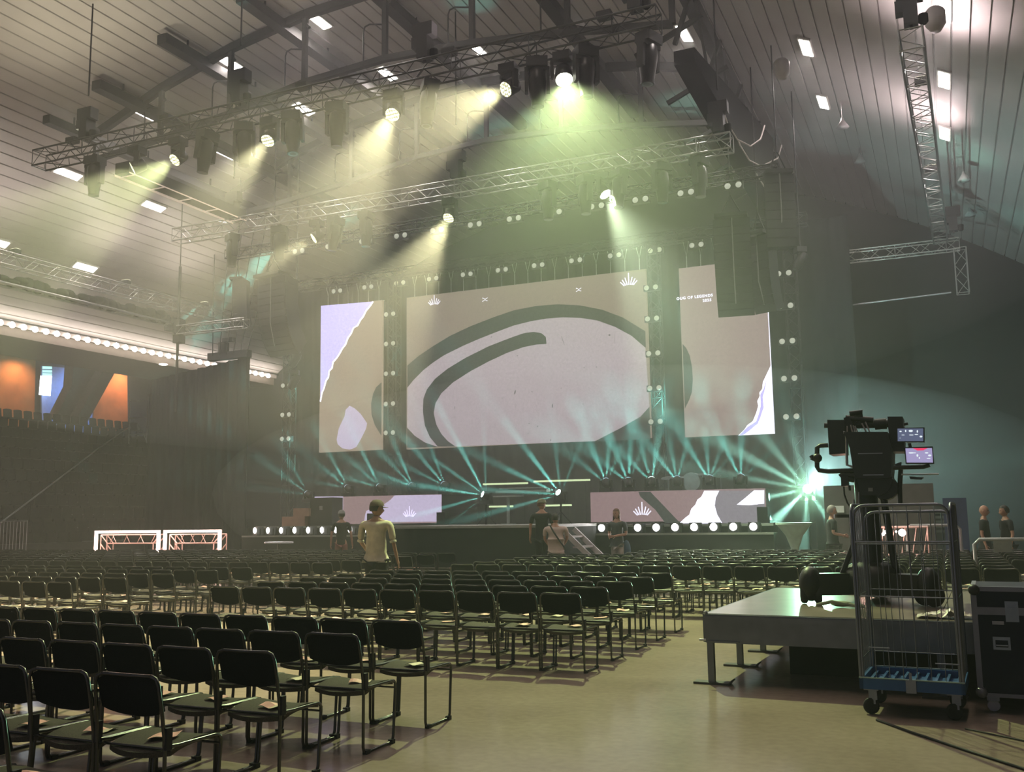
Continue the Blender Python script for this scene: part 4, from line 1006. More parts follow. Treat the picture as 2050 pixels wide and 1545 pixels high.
# blocks: name, aisle-side x of the first seat, step, rows (y of the back top), seats per row, words
P = .49
blocks = [
    ('near left block', 'from the open floor on its right', -4.01, -P, [(3.07, 8), (3.98, 9), (4.93, 10), (5.83, 11), (6.71, 11)], 'front to back', True, 'row'),
    ('middle block', 'from the platform side', -3.76, -P, [(9.57, 10), (10.47, 10), (11.4, 10), (12.3, 10), (13.2, 10)], '', True, 'row'),
    ('left rear block', 'from the central aisle', -11.15, -P, [(9.72, 17), (10.68, 18), (11.62, 19), (12.62, 21), (13.45, 22)], '', False, 'row'),
]
rows_near = ['nearest', 'second', 'third', 'fourth', 'fifth']
chairs = []      # (x, y, detailed, label, group, leaf)
for (bn, fr, x0, st, rows, _, det, _) in blocks:
    for ri, (y, n) in enumerate(rows):
        for k in range(n):
            x = x0 + st * k + rnd.uniform(-.006, .006)
            if not (seen((x, y, .8), 60) or seen((x, y + .3, .3), 60)): continue
            chairs.append((x, y + rnd.uniform(-.01, .01), det, (numw(k), rows_near[ri], bn, 'right'), 'black linked chairs, ' + bn))
big = [('right far block', 'from the right end of the picture', 3.05, -P, [15.1 + .89 * i for i in range(9)], 23, None),
       ('left far block', 'from the central aisle', -10.75, -P, [15.25 + .92 * i for i in range(8)], 38, -31)]
far = []
for (bn, fr, x0, st, ys, n, xmin) in big:
    for ri, y in enumerate(ys):
        for k in range(n):
            x = x0 + st * k + rnd.uniform(-.008, .008)
            if bn == 'left far block': x += .035 * ri
            if xmin and x < xmin: continue
            if not seen((x, y, .8), 10) or (bn[0] == 'r' and x < -6.5 and y > 20.3) or (bn[0] == 'l' and x > -13.3 and y > 20.3): continue
            d = math.hypot(x, y)
            far.append((d, x, y, bn, ri, k, fr))
far.sort()
room = 300 - len(chairs)
rowf = ['nearest', 'second', 'third', 'fourth', 'fifth', 'sixth', 'seventh', 'eighth', 'ninth', 'farthest']
for (d, x, y, bn, ri, k, fr) in far[:room]:
    chairs.append((x, y, False, (numw(k), rowf[ri], bn, 'right'), 'black linked chairs, ' + bn))
small_leaf = 0
LEAF = []
for (x, y, det, lb, grp) in chairs:
    pl = lb; lb = 'black chair in the %s row of the %s, %s from the %s' % (lb[1], lb[2], lb[0], lb[3])
    rz = rnd.uniform(-.012, .012)
    if det:
        if FIRST: o = proto; FIRST = False
        else: o = copy_tree(proto)
        o.location = (x, y, 0); o.rotation_euler = (0, 0, rz); tag(o, lb, 'chair', grp)
    else:
        o = bpy.data.objects.new('stacking_chair', me_whole); C.objects.link(o); o.location = (x, y, 0); o.rotation_euler = (0, 0, rz); tag(o, lb, 'chair', grp)
    LEAF.append((x, y, pl))
for (x, y, lb) in LEAF:
    if rnd.random() < .10: continue
    k = rnd.choice((0, 0, 2, 2, 1, 3)) if x > -8 else rnd.choice((0, 2, 2, 0, 1))
    o = bpy.data.objects.new('leaflet', me_leaf[k]); C.objects.link(o)
    o.location = (x + rnd.uniform(-.03, .09), y + rnd.uniform(.16, .27), .4535 - .008); o.rotation_euler = (0, 0, rnd.uniform(-.5, .7))
    kind = {0: 'pink leaflet', 2: 'creased pink leaflet', 1: 'pink-cream leaflet', 3: 'cream leaflet'}[k]
    tag(o, '%s on %s seat from the right, %s row of the %s' % (kind, lb[0], lb[1], lb[2]), 'leaflet', 'leaflets on the seats')
# the mass of small far chairs: one object
q = MB(); lo = MB()
def low_chair(q, x, y):
    hw = .212
    q.k = 0
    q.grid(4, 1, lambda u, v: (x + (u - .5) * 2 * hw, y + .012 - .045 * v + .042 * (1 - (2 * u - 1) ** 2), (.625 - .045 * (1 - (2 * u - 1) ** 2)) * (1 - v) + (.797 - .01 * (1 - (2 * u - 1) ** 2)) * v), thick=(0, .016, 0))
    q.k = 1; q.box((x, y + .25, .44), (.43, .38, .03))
    q.k = 2; q.tube([(x - .2, y - .036, .80), (x, y + .002, .799), (x + .2, y - .036, .80)], .010, 4)
    for s in (-1, 1):
        q.tube([(x + s * .2, y - .036, .80), (x + s * .228, y - .03, .76), (x + s * .236, y + .012, .5), (x + s * .236, y + .012, .015), (x + s * .236, y + .4, .015), (x + s * .236, y + .43, .43)], .010, 4, caps=False)
for (d, x, y, bn, ri, k, fr) in far[room:]: low_chair(q, x, y)
o = q.build('far_chairs', [M_BACK, M_FABRIC, M_RAIL]); o['kind'] = 'stuff'; o['label'] = 'mass of small black chairs in the far rows'; o['group'] = 'far rows of chairs'
q = MB()
for (d, x, y, bn, ri, k, fr) in far[room:]:
    if rnd.random() < .7:
        cx, cy_ = x + rnd.uniform(-.03, .09), y + rnd.uniform(.14, .26); q.box((cx, cy_, .460), (.15, .10, .008), (0, 0, rnd.uniform(-.5, .6)))
o = q.build('far_leaflets', M_PINK); o['kind'] = 'stuff'; o['label'] = 'pink leaflets lying on the far rows of seats'
# seat backs on the left tribune, dark against the concourse wall
qs = MB(); qs.grid(4, 2, lambda u, v: ((u - .5) * .46, .03 * (1 - (2 * u - 1) ** 2) - .06 * v, .42 + .46 * v - .03 * abs(2 * u - 1) ** 4 * v), thick=(0, .04, 0)); qs.box((0, .25, .40), (.44, .4, .05)); qs.box((0, .2, .2), (.06, .06, .4))
M_TS = mat('dark folding seat', (.03, .028, .026), .7)
me_ts = qs.mesh('tribune_seat', [M_TS])
for k in range(26):
    y = 26.5 + k * .58
    o = bpy.data.objects.new('tribune_seat', me_ts); C.objects.link(o); o.location = (-41.9, y, .30 + 11 * .55); o.rotation_euler = (0, 0, -PI / 2)
    tag(o, 'dark folding seat along the top edge of the left tribune, %s' % ('below the orange wall' if k < 12 else 'below the blue lobby wall' if k < 19 else 'near the masking drape'), 'seat', 'tribune seats, ' + ('below the orange wall' if k < 12 else 'below the lobby' if k < 19 else 'near the drape'))
q = MB()
for r in range(1, 11):
    for k in range(44):
        y = 17 + k * .55; x = -31.35 - r * .95; z = .30 + r * .55
        if y > 40.0: continue
        if r in (4, 8) and False: continue
        q.box((x, y, z + .62), (.05, .46, .42)); q.box((x - .22, y, z + .42), (.4, .44, .05))
        q.box((x - .1, y, z + .21), (.06, .06, .42))
o = q.build('tribune_seating', M_TS); o['kind'] = 'stuff'; o['label'] = 'dim rows of folding seats covering the left tribune'
# stair rail and small gate at the tribune
t = thing('stair_handrail', 'thin pale handrail slanting up the left tribune towards the masking drape', 'handrail', (-31.4, 24.6, .3))
q = MB(); pts = [Vector((0, 0, 1.35)), Vector((-3.0, 4.9, 3.1)), Vector((-6.2, 10.0, 4.9)), Vector((-9.4, 15.0, 6.5))]; q.tube(pts, .03, 6)
q.build('rail', mat('pale rail', (.35, .36, .36), .35, .6), t)
for k in range(7):
    p = pts[0].lerp(pts[3], k / 6); q = MB(); q.tube([p, (p.x, p.y, p.z - 1.05)], .022, 5); q.build('post', M_STEEL, t)
for i in range(11):
    q = MB(); q.box((0, 0, 0), (.1, 2.2, .03)); o = q.build('step_edge', mat('dim step nosing', (.16, .16, .16), .6), loc=(-31.15 - i * .95, 29.5 + i * .55, .30 + i * .55 + .02)); tag(o, 'faint pale step edge on the tribune stair, %s from the floor' % ORD[i], 'step edge', 'step edges of the tribune stair')
t = thing('barrier_gate', 'thin dark barred gate at the foot of the left tribune', 'gate', (-29.6, 23.2, 0))
q = MB()
for k in range(9): q.tube([(k * .16, 0, .1), (k * .16, 0, 1.7)], .012, 4)
q.tube([(0, 0, .1), (1.28, 0, .1)], .02, 5); q.tube([(0, 0, 1.7), (1.28, 0, 1.7)], .02, 5); q.build('bars', M_ALU, t)
# scaffold shelves beside the masking drape up on the concourse
t = thing('scaffold_rack', 'pale scaffold rack standing on the concourse beside the masking drape', 'rack', (-40.2, 39.0, 6.36 - .55))
q = MB()
for x in (0, 1.3):
    q.tube([(x, 0, 0), (x, 0, 2.6)], .04, 5)
for z in (.5, 1.4, 2.3): q.tube([(0, 0, z), (1.3, 0, z)], .035, 5)
q.tube([(.6, 0, 1.1), (1.3, 0, .1)], .03, 5); q.build('frame', mat('pale scaffold', (.35, .36, .37), .5), t)
# ------------------------------------------------------------------ camera platform on the right
DT = .66
t = thing('camera_platform', 'low plywood-topped stage deck carrying the television camera', 'platform', (-2.2, 9.4, 0))
ang = math.radians(-2.0); t.rotation_euler = (0, 0, ang)
M_PLY = mat('worn grey-brown deck board', (.20, .16, .125), .30, var=.16, scale=3.5, bump=.05)
W_, L_ = 4.1, 3.45
for i in range(2):
    q = MB(); q.bbox(i * W_ / 2 + .004, (i + 1) * W_ / 2 - .004, 0, L_, DT - .022, DT); q.build('deck_board', M_PLY, t)
M_PROF = mat('dull aluminium profile', (.16, .165, .19), .4, .6)
q = MB(); q.bbox(0, W_, -.03, 0, DT - .27, DT - .005); q.bbox(0, W_, -.042, -.03, DT - .07, DT - .02); q.bbox(-.03, 0, 0, L_, DT - .27, DT - .005)
q.bbox(0, W_, L_, L_ + .03, DT - .27, DT - .005); q.bbox(W_, W_ + .03, 0, L_, DT - .27, DT - .005)
q.bbox(.02, .32, -.045, -.03, DT - .262, DT - .25); q.build('side_profile', M_PROF, t)
k = 0
for yy in (.03, 1.2, 2.35, 3.4):
    for xx in (.03, 2.05, 4.05):
        if xx > 3 and yy > 0: continue
        q = MB(); q.box((xx, yy, (DT - .03) / 2), (.06, .06, DT - .03)); leg = q.build('leg', M_PROF, t)
        q = MB(); q.box((xx, yy + .01, .01), (.34, .13, .02)); q.box((xx + .185, yy + .01, .03), (.05, .13, .012), (0, -.8, 0)); q.build('foot_plate', mat('dark foot plate', (.05, .045, .045), .5), leg)
q = MB(); q.bbox(.6, W_, .9, .95, 0, DT - .27); q.build('under_drape', M_BLACKM, t)
q = MB(); q.tube([(-.07, .0, DT - .25), (.02, .0, DT - .25)], .012); q.ball((0.0, -.0, DT + .005), .022, 8); q.build('clamp', M_TRUSS, t)
# crumpled clear film on the deck
rn = random.Random(3)
q = MB(); q.grid(14, 6, lambda u, v: ((u - .5) * .55, (v - .5) * .25, .005 + .05 * abs(math.sin(u * 9 + v * 5)) * (1 - abs(2 * u - 1)) + rn.uniform(0, .03)), smooth=False)
o = q.build('crumpled_film', mat('crumpled pale film', (.75, .66, .58), .3), loc=(-.05, 9.55, DT)); tag(o, 'crumpled pale plastic film lying on the deck behind the roll cage', 'film')

# ------------------------------------------------------------------ television camera on pneumatic pedestal; outlines measured on its own plane
YC = 11.0
def Pc(x, y, dy=0.0): return on_y(x, y, YC + dy)
ORG = Vector((-.95, YC, DT))
t = thing('television_camera', 'black studio television camera with two lit monitors on a wheeled pedestal', 'camera', ORG)
M_CAM = mat('satin black camera housing', (.010, .010, .013), .42)
M_CAMG = mat('pale worn edge', (.30, .30, .34), .35, .5)
def slab(parent, name, px, y0, y1, m=None, mbx=None):
    """prism between two planes at real depths y0..y1 (relative to the pedestal column)"""
    q = mbx or MB(); pts = [Pc(a, b) - ORG for a, b in px]
    q.poly([p + Vector((0, y0, 0)) for p in pts], thick=(0, y1 - y0, 0))
    if mbx is None: return q.build(name, m or M_CAM, parent)
def ptube(q, px, r, dy=0.0, n=8): q.tube([Pc(a, b) - ORG + Vector((0, dy, 0)) for a, b in px], r, n)
slab(t, 'camera_body', [(1694, 868), (1780, 868), (1788, 900), (1787, 940), (1785, 958), (1752, 960), (1716, 958), (1712, 940), (1706, 900)], -.28, .45)
slab(t, 'box_lens', [(1700, 875), (1770, 875), (1775, 930), (1708, 930)], .45, 1.0)
slab(t, 'side_panel', [(1657, 841), (1691, 841), (1694, 908), (1661, 910)], -.05, .35)
slab(t, 'viewfinder_housing', [(1778, 836), (1808, 836), (1810, 862), (1812, 905), (1786, 905), (1780, 860)], -.15, .30)
q = MB(); ptube(q, [(1648, 850), (1657, 850)], .028, .1); ptube(q, [(1688, 849), (1778, 846)], .045, .1, 10); ptube(q, [(1750, 848), (1774, 846)], .06, .1, 10); ptube(q, [(1808, 848), (1817, 846)], .015, .1); q.build('handle_bar', M_CAM, t)
q = MB(); ptube(q, [(1692, 836), (1748, 840)], .035, .05); ptube(q, [(1700, 827), (1725, 824), (1726, 833), (1702, 836)], .03, .05); ptube(q, [(1702, 833), (1712, 845)], .02, .05); ptube(q, [(1715, 824), (1718, 845)], .02, .05)
slab(None, '', [(1689, 836), (1700, 834), (1712, 860), (1692, 868)], 0, .12, mbx=q); q.build('top_bracket', M_CAM, t)
q = MB()
for (a, b) in (((1697, 853), (1697, 867)), ((1704, 851), (1708, 867)), ((1712, 853), (1718, 867)), ((1726, 848), (1736, 867)), ((1733, 845), (1742, 866)), ((1709, 852), (1713, 866))): ptube(q, [a, b], .008, -.05, 5)
q.build('cable', mat('pale cable', (.5, .45, .42), .5), t)
q = MB(); ptube(q, [(1692, 868), (1698, 868), (1699, 932), (1713, 937)], .014, -.2); ptube(q, [(1708, 868), (1710, 900), (1714, 938), (1716, 948)], .012, -.25); q.build('edge_trim', M_CAMG, t)
q = MB(); ptube(q, [(1660, 892), (1645, 893), (1638, 897), (1638, 935), (1642, 942), (1660, 944), (1718, 942)], .026, -.1, 10); q.build('steering_ring', M_CAM, t)
q = MB(); q.ball(Pc(1639, 918) - ORG + Vector((0, -.12, 0)), .05, 12); ptube(q, [(1626, 913), (1630, 918), (1628, 922)], .022, -.12); q.build('grip_knob', M_CAM, t)
slab(t, 'pan_head', [(1718, 958), (1788, 955), (1788, 965), (1780, 985), (1765, 992), (1727, 992)], -.2, .25)
q = MB(); q.lathe([(.12, -.06), (.13, 0), (.12, .06)], 18, Matrix.Translation(Pc(1774, 977) - ORG + Vector((0, -.1, 0))) @ Matrix.Rotation(PI / 2, 4, 'X')); q.build('drag_dial', M_CAM, t)
slab(t, 'edge_strip', [(1732, 951.5), (1772, 951), (1772, 953), (1732, 953.5)], -.285, -.28, M_CAMG)
slab(t, 'edge_strip', [(1722, 910), (1770, 909), (1770, 910.5), (1722, 911.5)], -.285, -.28, M_CAMG)
slab(t, 'badge', [(1741, 977), (1750, 977), (1750, 984), (1741, 984)], -.205, -.2, mat('grey badge', (.3, .3, .3), .5))
slab(t, 'tally_light', [(1777, 971), (1781, 979), (1773, 979)], -.18, -.17, glow('lime warning lamp', (.65, 1.0, .12), 3.0))
q = MB(); ptube(q, [(1684, 955), (1690, 950), (1700, 952), (1712, 952)], .03, -.1); slab(None, '', [(1686, 953), (1700, 953), (1700, 973), (1687, 974)], -.15, .0, mbx=q); ptube(q, [(1700, 958), (1712, 960)], .035, -.1); ptube(q, [(1702, 972), (1703, 982)], .012, -.1)
q.build('zoom_control', M_CAM, t)
q = MB(); ptube(q, [(1691, 974), (1692, 990), (1698, 1006), (1706, 1018)], .009, -.1); ptube(q, [(1787, 962), (1789, 975), (1785, 990), (1770, 997)], .012, -.12); q.build('cable', M_DARK, t)
# monitors
for nm, pts, scr, m_ in (('upper', [(1796, 860), (1852, 859), (1852, 888), (1797, 888)], [(1799, 861.5), (1849.5, 861), (1849.5, 886), (1799.5, 886)], glow('monitor picture grey blue', (.10, .12, .20), 1.0)),
                         ('lower', [(1812, 898), (1868, 896), (1871, 930), (1815, 930)], [(1814.5, 900), (1866.5, 899.5), (1868.5, 928), (1817, 928)], glow('monitor picture lilac', (.36, .32, .55), 1.0))):
    slab(t, 'monitor', pts, -.25, -.20)
    mo = slab(t, 'monitor_screen', scr, -.254, -.25, m_)
    q = MB()
    if nm == 'upper':
        for (a, b, w, h) in ((1805, 867, 5, 3), (1815, 866, 3, 5), (1825, 866, 9, 5), (1838, 867, 3, 6), (1810, 874, 7, 1.2), (1826, 874, 10, 1.6), (1836, 873, 8, 2), (1845, 877, 6, 4), (1804, 880, 2, 1.5)):
            pts_ = [Pc(a + w / 2 * math.cos(k * PI / 3), b + h / 2 * math.sin(k * PI / 3)) - ORG + Vector((0, -.256, 0)) for k in range(6)]; q.poly(pts_)
        q.build('picture_detail', glow('monitor highlights', (.72, .8, .85), 1.1), mo)
    else:
        for (a, b, w, h) in ((1826, 909, 12, 3), (1838, 914, 4, 6), (1832, 909, 8, 2), (1856, 909, 8, 3), (1862, 914, 7, 4), (1860, 920, 9, 2), (1842, 919, 3, 4)):
            pts_ = [Pc(a + w / 2 * math.cos(k * PI / 3), b + h / 2 * math.sin(k * PI / 3)) - ORG + Vector((0, -.256, 0)) for k in range(6)]; q.poly(pts_)
        q.build('picture_detail', glow('monitor highlights', (.72, .8, .85), 1.1), mo)
        q = MB(); q.poly([Pc(a, b) - ORG + Vector((0, -.2565, 0)) for a, b in ((1829, 899.8), (1858, 899.6), (1850, 904), (1838, 904.5))]); q.build('picture_detail', glow('monitor red', (.9, .05, .15), 1.0), mo)
q = MB(); ptube(q, [(1790, 938), (1810, 937), (1850, 936), (1862, 932)], .022, -.2); ptube(q, [(1822, 890), (1824, 898)], .015, -.22); slab(None, '', [(1794, 930), (1806, 926), (1806, 940), (1794, 940)], -.2, -.1, mbx=q); q.build('monitor_arm', M_CAM, t)
q = MB(); ptube(q, [(1806, 951), (1880, 950)], .008, -.2); q.build('script_rail', M_TRUSS, t)
slab(t, 'script_tray', [(1822, 955), (1850, 957), (1846, 961), (1824, 960)], -.25, -.1)
q = MB(); ptube(q, [(1804, 940), (1802, 975), (1803, 1008)], .024, -.1); q.build('support_rod', M_CAM, t)
# column and base
cx0 = Pc(1741, 1100) - ORG
q = MB(); q.lathe([(.13, .30), (.13, .95), (.115, 1.0), (.115, 1.48)], 20, Matrix.Translation((cx0.x, 0, 0))); q.build('column', M_CAM, t)
q = MB(); ptube(q, [(1712, 1000), (1712, 1090)], .012, -.15); ptube(q, [(1722, 985), (1722, 1080)], .008, -.16); q.build('column_guide', M_CAMG, t)
q = MB(); ptube(q, [(1770, 995), (1790, 1120), (1800, 1160)], .035, -.1); ptube(q, [(1712, 1085), (1688, 1150), (1680, 1165)], .028, -.15); ptube(q, [(1735, 1085), (1700, 1160)], .02, -.2); q.build('strut', M_CAM, t)
M_BASE = mat('black pedestal base', (.009, .009, .008), .45)
q = MB()
for k in range(3):
    a = math.radians(208 + k * 120); d = Vector((math.cos(a), math.sin(a), 0)); 
    e = d * .62; q.box(Vector((cx0.x, 0, .20)) + d * .33, (.66, .22, .22), Matrix.Rotation(a, 3, 'Z'))
q.lathe([(.30, .10), (.32, .16), (.30, .34), (.16, .42)], 20, Matrix.Translation((cx0.x, 0, 0)))
q.build('base', M_BASE, t)
for k in range(3):
    a = math.radians(208 + k * 120); d = Vector((math.cos(a), math.sin(a), 0)); c = Vector((cx0.x, 0, 0)) + d * .66
    q = MB(); R = Matrix.Translation(c + Vector((0, 0, .115))) @ Matrix.Rotation(a + 1.2, 4, 'Z') @ Matrix.Rotation(PI / 2, 4, 'X')
    for zz in (-.07, .07): q.lathe([(.085, zz - .04), (.11, zz - .025), (.115, zz), (.11, zz + .025), (.085, zz + .04)], 20, R)
    w = q.build('wheel', M_RUBBER, t)
    q = MB(); q.ball(c + Vector((0, 0, .205)), .15, 16, (.80, 1.05, 1.22)); q.build('wheel_cover', M_BASE, t)
# the stray cloth and hose under the base
q = MB(); q.tube([(-.1, 0, .02), (.05, -.05, .06), (.2, 0, .03), (.36, -.06, .02)], .02, 6); q.ball((.14, .02, .035), .05, 8, (2.2, 1, .6))
o = q.build('crumpled_cloth', mat('pale green cloth', (.35, .38, .25), .8), loc=(-1.18, 10.32, DT)); tag(o, 'pale crumpled cloth on the deck under the camera base', 'cloth')

# ------------------------------------------------------------------ roll cage
t = thing('roll_cage', 'wheeled wire roll cage with a blue plastic base, standing before the deck', 'roll cage', (-.345, 8.70, 0)); t.rotation_euler = (0, 0, math.radians(-3))
M_BLUE = mat('blue plastic base', (.010, .075, .24), .45, var=.08)
hw, hd = .385, .33
BZ = .205
q = MB()
q.bbox(-hw, hw, -hd, -hd + .03, BZ, BZ + .085); q.bbox(-hw, hw, hd - .03, hd, BZ, BZ + .085); q.bbox(-hw, -hw + .03, -hd, hd, BZ, BZ + .085); q.bbox(hw - .03, hw, -hd, hd, BZ, BZ + .085)
q.bbox(-hw + .03, hw - .03, -hd + .03, hd - .03, BZ, BZ + .03)
for k in range(9): q.box((-hw + .07 + k * .08, 0, BZ + .045), (.02, 2 * hd - .06, .03))
q.build('base_tray', M_BLUE, t)
q = MB(); q.box((-.0, -hd - .008, BZ + .04), (.075, .016, .10)); q.box((0, -hd - .01, BZ + .11), (.02, .01, .07)); q.build('latch', M_ZINC, t)
q = MB(); q.tube([(-hw, -hd - .004, BZ + .09), (hw, -hd - .004, BZ + .09)], .006, 5); q.build('tray_rim', mat('greenish rim', (.3, .42, .38), .4), t)
q = MB(); q.tube([(-hw, hd, BZ + .09), (hw, hd, BZ + .09)], .006, 5); q.build('tray_rim', mat('greenish rim', (.3, .42, .38), .4), t)
for i, (sx, sy) in enumerate(((-1, -1), (1, -1), (-1, 1), (1, 1))):
    c = Vector((sx * (hw - .08), sy * (hd - .08), 0))
    q = MB(); q.box(c + Vector((0, 0, BZ - .008)), (.11, .09, .012)); q.box(c + Vector((0, .012, BZ - .07)), (.05, .045, .11)); q.box(c + Vector((.03, 0, BZ - .05)), (.02, .05, .08)); fk = q.build('caster_fork', M_ZINC, t)
    q = MB(); q.lathe([(.05, -.016), (.062, -.012), (.064, 0), (.062, .012), (.05, .016)], 20, Matrix.Translation(c + Vector((-.01, 0, .064))) @ Matrix.Rotation(PI / 2, 4, 'X') @ Matrix.Rotation(.3, 4, 'Y')); q.build('caster_wheel', M_RUBBER, fk)
def cage_side(name, a, b, zt, nbar, cross, ext=0.0):
    """tubular hoop with vertical wires between posts a and b"""
    a, b = Vector(a), Vector(b); d = (b - a)
    q = MB(); z0 = BZ + .08; rad = .09
    pts = [a + Vector((0, 0, z0))]
    for k in range(6):
        an = k / 5 * PI / 2; pts.append(a + d.normalized() * (rad - rad * math.cos(an)) + Vector((0, 0, zt - rad + rad * math.sin(an))))
    for k in range(6):
        an = k / 5 * PI / 2; pts.append(b - d.normalized() * (rad - rad * math.sin(an)) + Vector((0, 0, zt - rad + rad * math.cos(an))))
    pts.append(b + Vector((0, 0, z0)))
    q.tube(pts, .0125, 8); q.build(name + '_hoop', M_ZINC, t)
    q = MB()
    for k in range(1, nbar + 1):
        p = a + d * (k / (nbar + 1)); q.tube([p + Vector((0, 0, z0)), p + Vector((0, 0, zt - .004))], .0035 if nbar > 5 else .0048, 5)
    for z in cross: q.tube([a + Vector((0, 0, z)), b + Vector((0, 0, z))], .005, 5)
    q.build(name + '_wire', M_ZINC, t)
cage_side('left_side', (-hw + .012, -hd + .01, 0), (-hw + .012, hd - .01, 0), 1.66, 9, (.42, .92, 1.36))
cage_side('right_side', (hw - .012, -hd + .01, 0), (hw - .012, hd - .01, 0), 1.66, 9, (.42, .92, 1.36))
cage_side('back', (-hw + .03, hd - .012, 0), (hw - .03, hd - .012, 0), 1.60, 7, (.42, .94, 1.34))
cage_side('front', (-hw + .03, -hd + .012, 0), (hw - .03, -hd + .012, 0), 1.655, 6, (.93, 1.345))
q = MB(); q.tube([(-hw + .03, -hd, 1.36), (hw - .03, -hd, 1.36)], .009, 6); q.tube([(-.3, -hd - .0, .53), (-.14, -hd, .53)], .005, 5); q.tube([(hw - .2, -hd, .43), (hw - .03, -hd, .43)], .006, 5); q.build('strap_bar', M_ZINC, t)

# ------------------------------------------------------------------ flight case on castors
t = thing('flight_case', 'dark blue flight case with aluminium edges at the right edge of the picture', 'flight case', (.12, 8.80, 0)); t.rotation_euler = (0, 0, math.radians(-2))
CW, CDp, CZ0, CZ1 = 1.2, .75, .13, .985
M_CASE = mat('navy laminate', (.005, .008, .028), .5, var=.1, spec=.2)
zl = .80
q = MB(); q.bbox(.0, CW, 0, CDp, CZ0, zl); q.build('body', M_CASE, t)
q = MB(); q.bbox(.0, CW, 0, CDp, zl + .01, CZ1); q.build('lid', M_CASE, t)
M_EDGE = mat('dull aluminium edge', (.20, .20, .25), .45, .5)
q = MB()
for z in (CZ0, zl - .03, zl + .0, CZ1 - .03):
    q.bbox(-.006, CW + .006, -.006, .0, z, z + .03); q.bbox(-.006, .0, 0, CDp, z, z + .03)
q.bbox(-.006, .035, -.008, -.002, CZ0, CZ1); q.bbox(-.008, -.002, 0, .035, CZ0, CZ1); q.bbox(0, CW, -.004, .03, CZ1 - .001, CZ1 + .006); q.bbox(-.004, .03, 0, CDp, CZ1 - .001, CZ1 + .006)
q.build('edge_profile', M_EDGE, t)
for (x, z) in ((.02, CZ0 + .03), (.02, CZ1 - .02)):
    q = MB(); q.ball((x, .0, z), .045, 12); q.build('ball_corner', M_EDGE if z < .5 else M_DARK, t)
for x in (.13, .56):
    q = MB(); q.bbox(x, x + .125, -.012, -.004, .50, .60); q.k = 1; q.bbox(x + .018, x + .108, -.0135, -.011, .52, .575); q.k = 0; q.tube([(x + .02, -.02, .535), (x + .105, -.02, .535)], .006, 6)
    q.build('recessed_handle', [mat('zinc dish', (.24, .27, .33), .35, .6), M_CASE], t)
q = MB(); q.bbox(.235, .33, -.012, -.004, .72, .88); q.box((.282, -.02, .80), (.05, .012, .07)); q.build('butterfly_latch', mat('zinc dish', (.24, .27, .33), .35, .6), t)
q = MB(); q.bbox(.135, .22, -.006, -.002, .695, .722); q.build('paper_label', mat('grey label tape', (.32, .32, .38), .6), t)
for (x, y) in ((.1, .1), (CW - .1, .1), (.1, CDp - .1), (CW - .1, CDp - .1)):
    q = MB(); q.box((x, y, CZ0 - .02), (.09, .09, .04)); fk = q.build('caster_fork', M_ZINC, t)
    q = MB(); q.lathe([(.045, -.018), (.05, 0), (.045, .018)], 16, Matrix.Translation((x, y, .05)) @ Matrix.Rotation(PI / 2, 4, 'X')); q.build('caster_wheel', mat('pale caster', (.45, .45, .5), .4), fk)
# cables on the floor behind the cage
q = MB(); q.tube([(0, 0, .01), (.25, -.35, .01), (.6, -.8, .01), (1.05, -1.35, .01), (1.5, -2.1, .01)], .009, 6)
o = q.build('floor_cable', M_RUBBER, loc=(-.62, 8.2, 0)); tag(o, 'black cable running from the roll cage across the floor to the lower right', 'cable')
q = MB(); q.tube([(0, 0, .008), (.4, -.3, .008), (.9, -.75, .008), (1.3, -1.3, .008)], .006, 6)
o = q.build('floor_cable', M_RUBBER, loc=(.0, 8.1, 0)); tag(o, 'thinner black cable beside it, nearer the flight case', 'cable')
# crowd barriers and clutter behind the right rows
M_BAR2 = mat('pale barrier tube', (.45, .45, .46), .4, .3)
for i, (px, w, z1, y, lb) in enumerate([(1868, 1.0, 1.32, 21.5, 'pale barrier frame right of the camera, behind the roll cage'), (2018, 1.05, 1.12, 18.2, 'pale low barrier with a small notice at the far right edge')]):
    p = on_y(px, 1060, y); t = thing('crowd_barrier', lb, 'barrier', (p.x, y, 0))
    q = MB(); q.tube([(-w / 2, 0, .02), (-w / 2, 0, z1 - .08), (-w / 2 + .08, 0, z1), (w / 2 - .08, 0, z1), (w / 2, 0, z1 - .08), (w / 2, 0, .02)], .03, 8)
    q.tube([(-w / 2, 0, .25), (w / 2, 0, .25)], .02, 6); q.build('frame', M_BAR2, t)
    if i == 1: q = MB(); q.box((-.1, -.02, z1 - .12), (.28, .01, .18)); q.build('notice', mat('grey notice', (.3, .3, .28), .6), t)
t = thing('lit_truss_gate', 'low truss gate lit pink behind the camera pedestal', 'truss', (-.9, 20.6, 0))
q = MB()
for yy in (0, .3):
    for z in (.75, 1.3): q.tube([(-.45, yy, z), (.5, yy, z)], .025, 6)
    q.tube([(-.45, yy, 0), (-.45, yy, 1.3)], .025, 6); q.tube([(.5, yy, .0), (.5, yy, 1.3)], .025, 6)
    for k in range(5): q.tube([(-.4 + k * .2, yy, .75), (-.3 + k * .2 * 1.0, yy, 1.3)], .014, 4)
q.build('truss_frame', M_PTR, t)
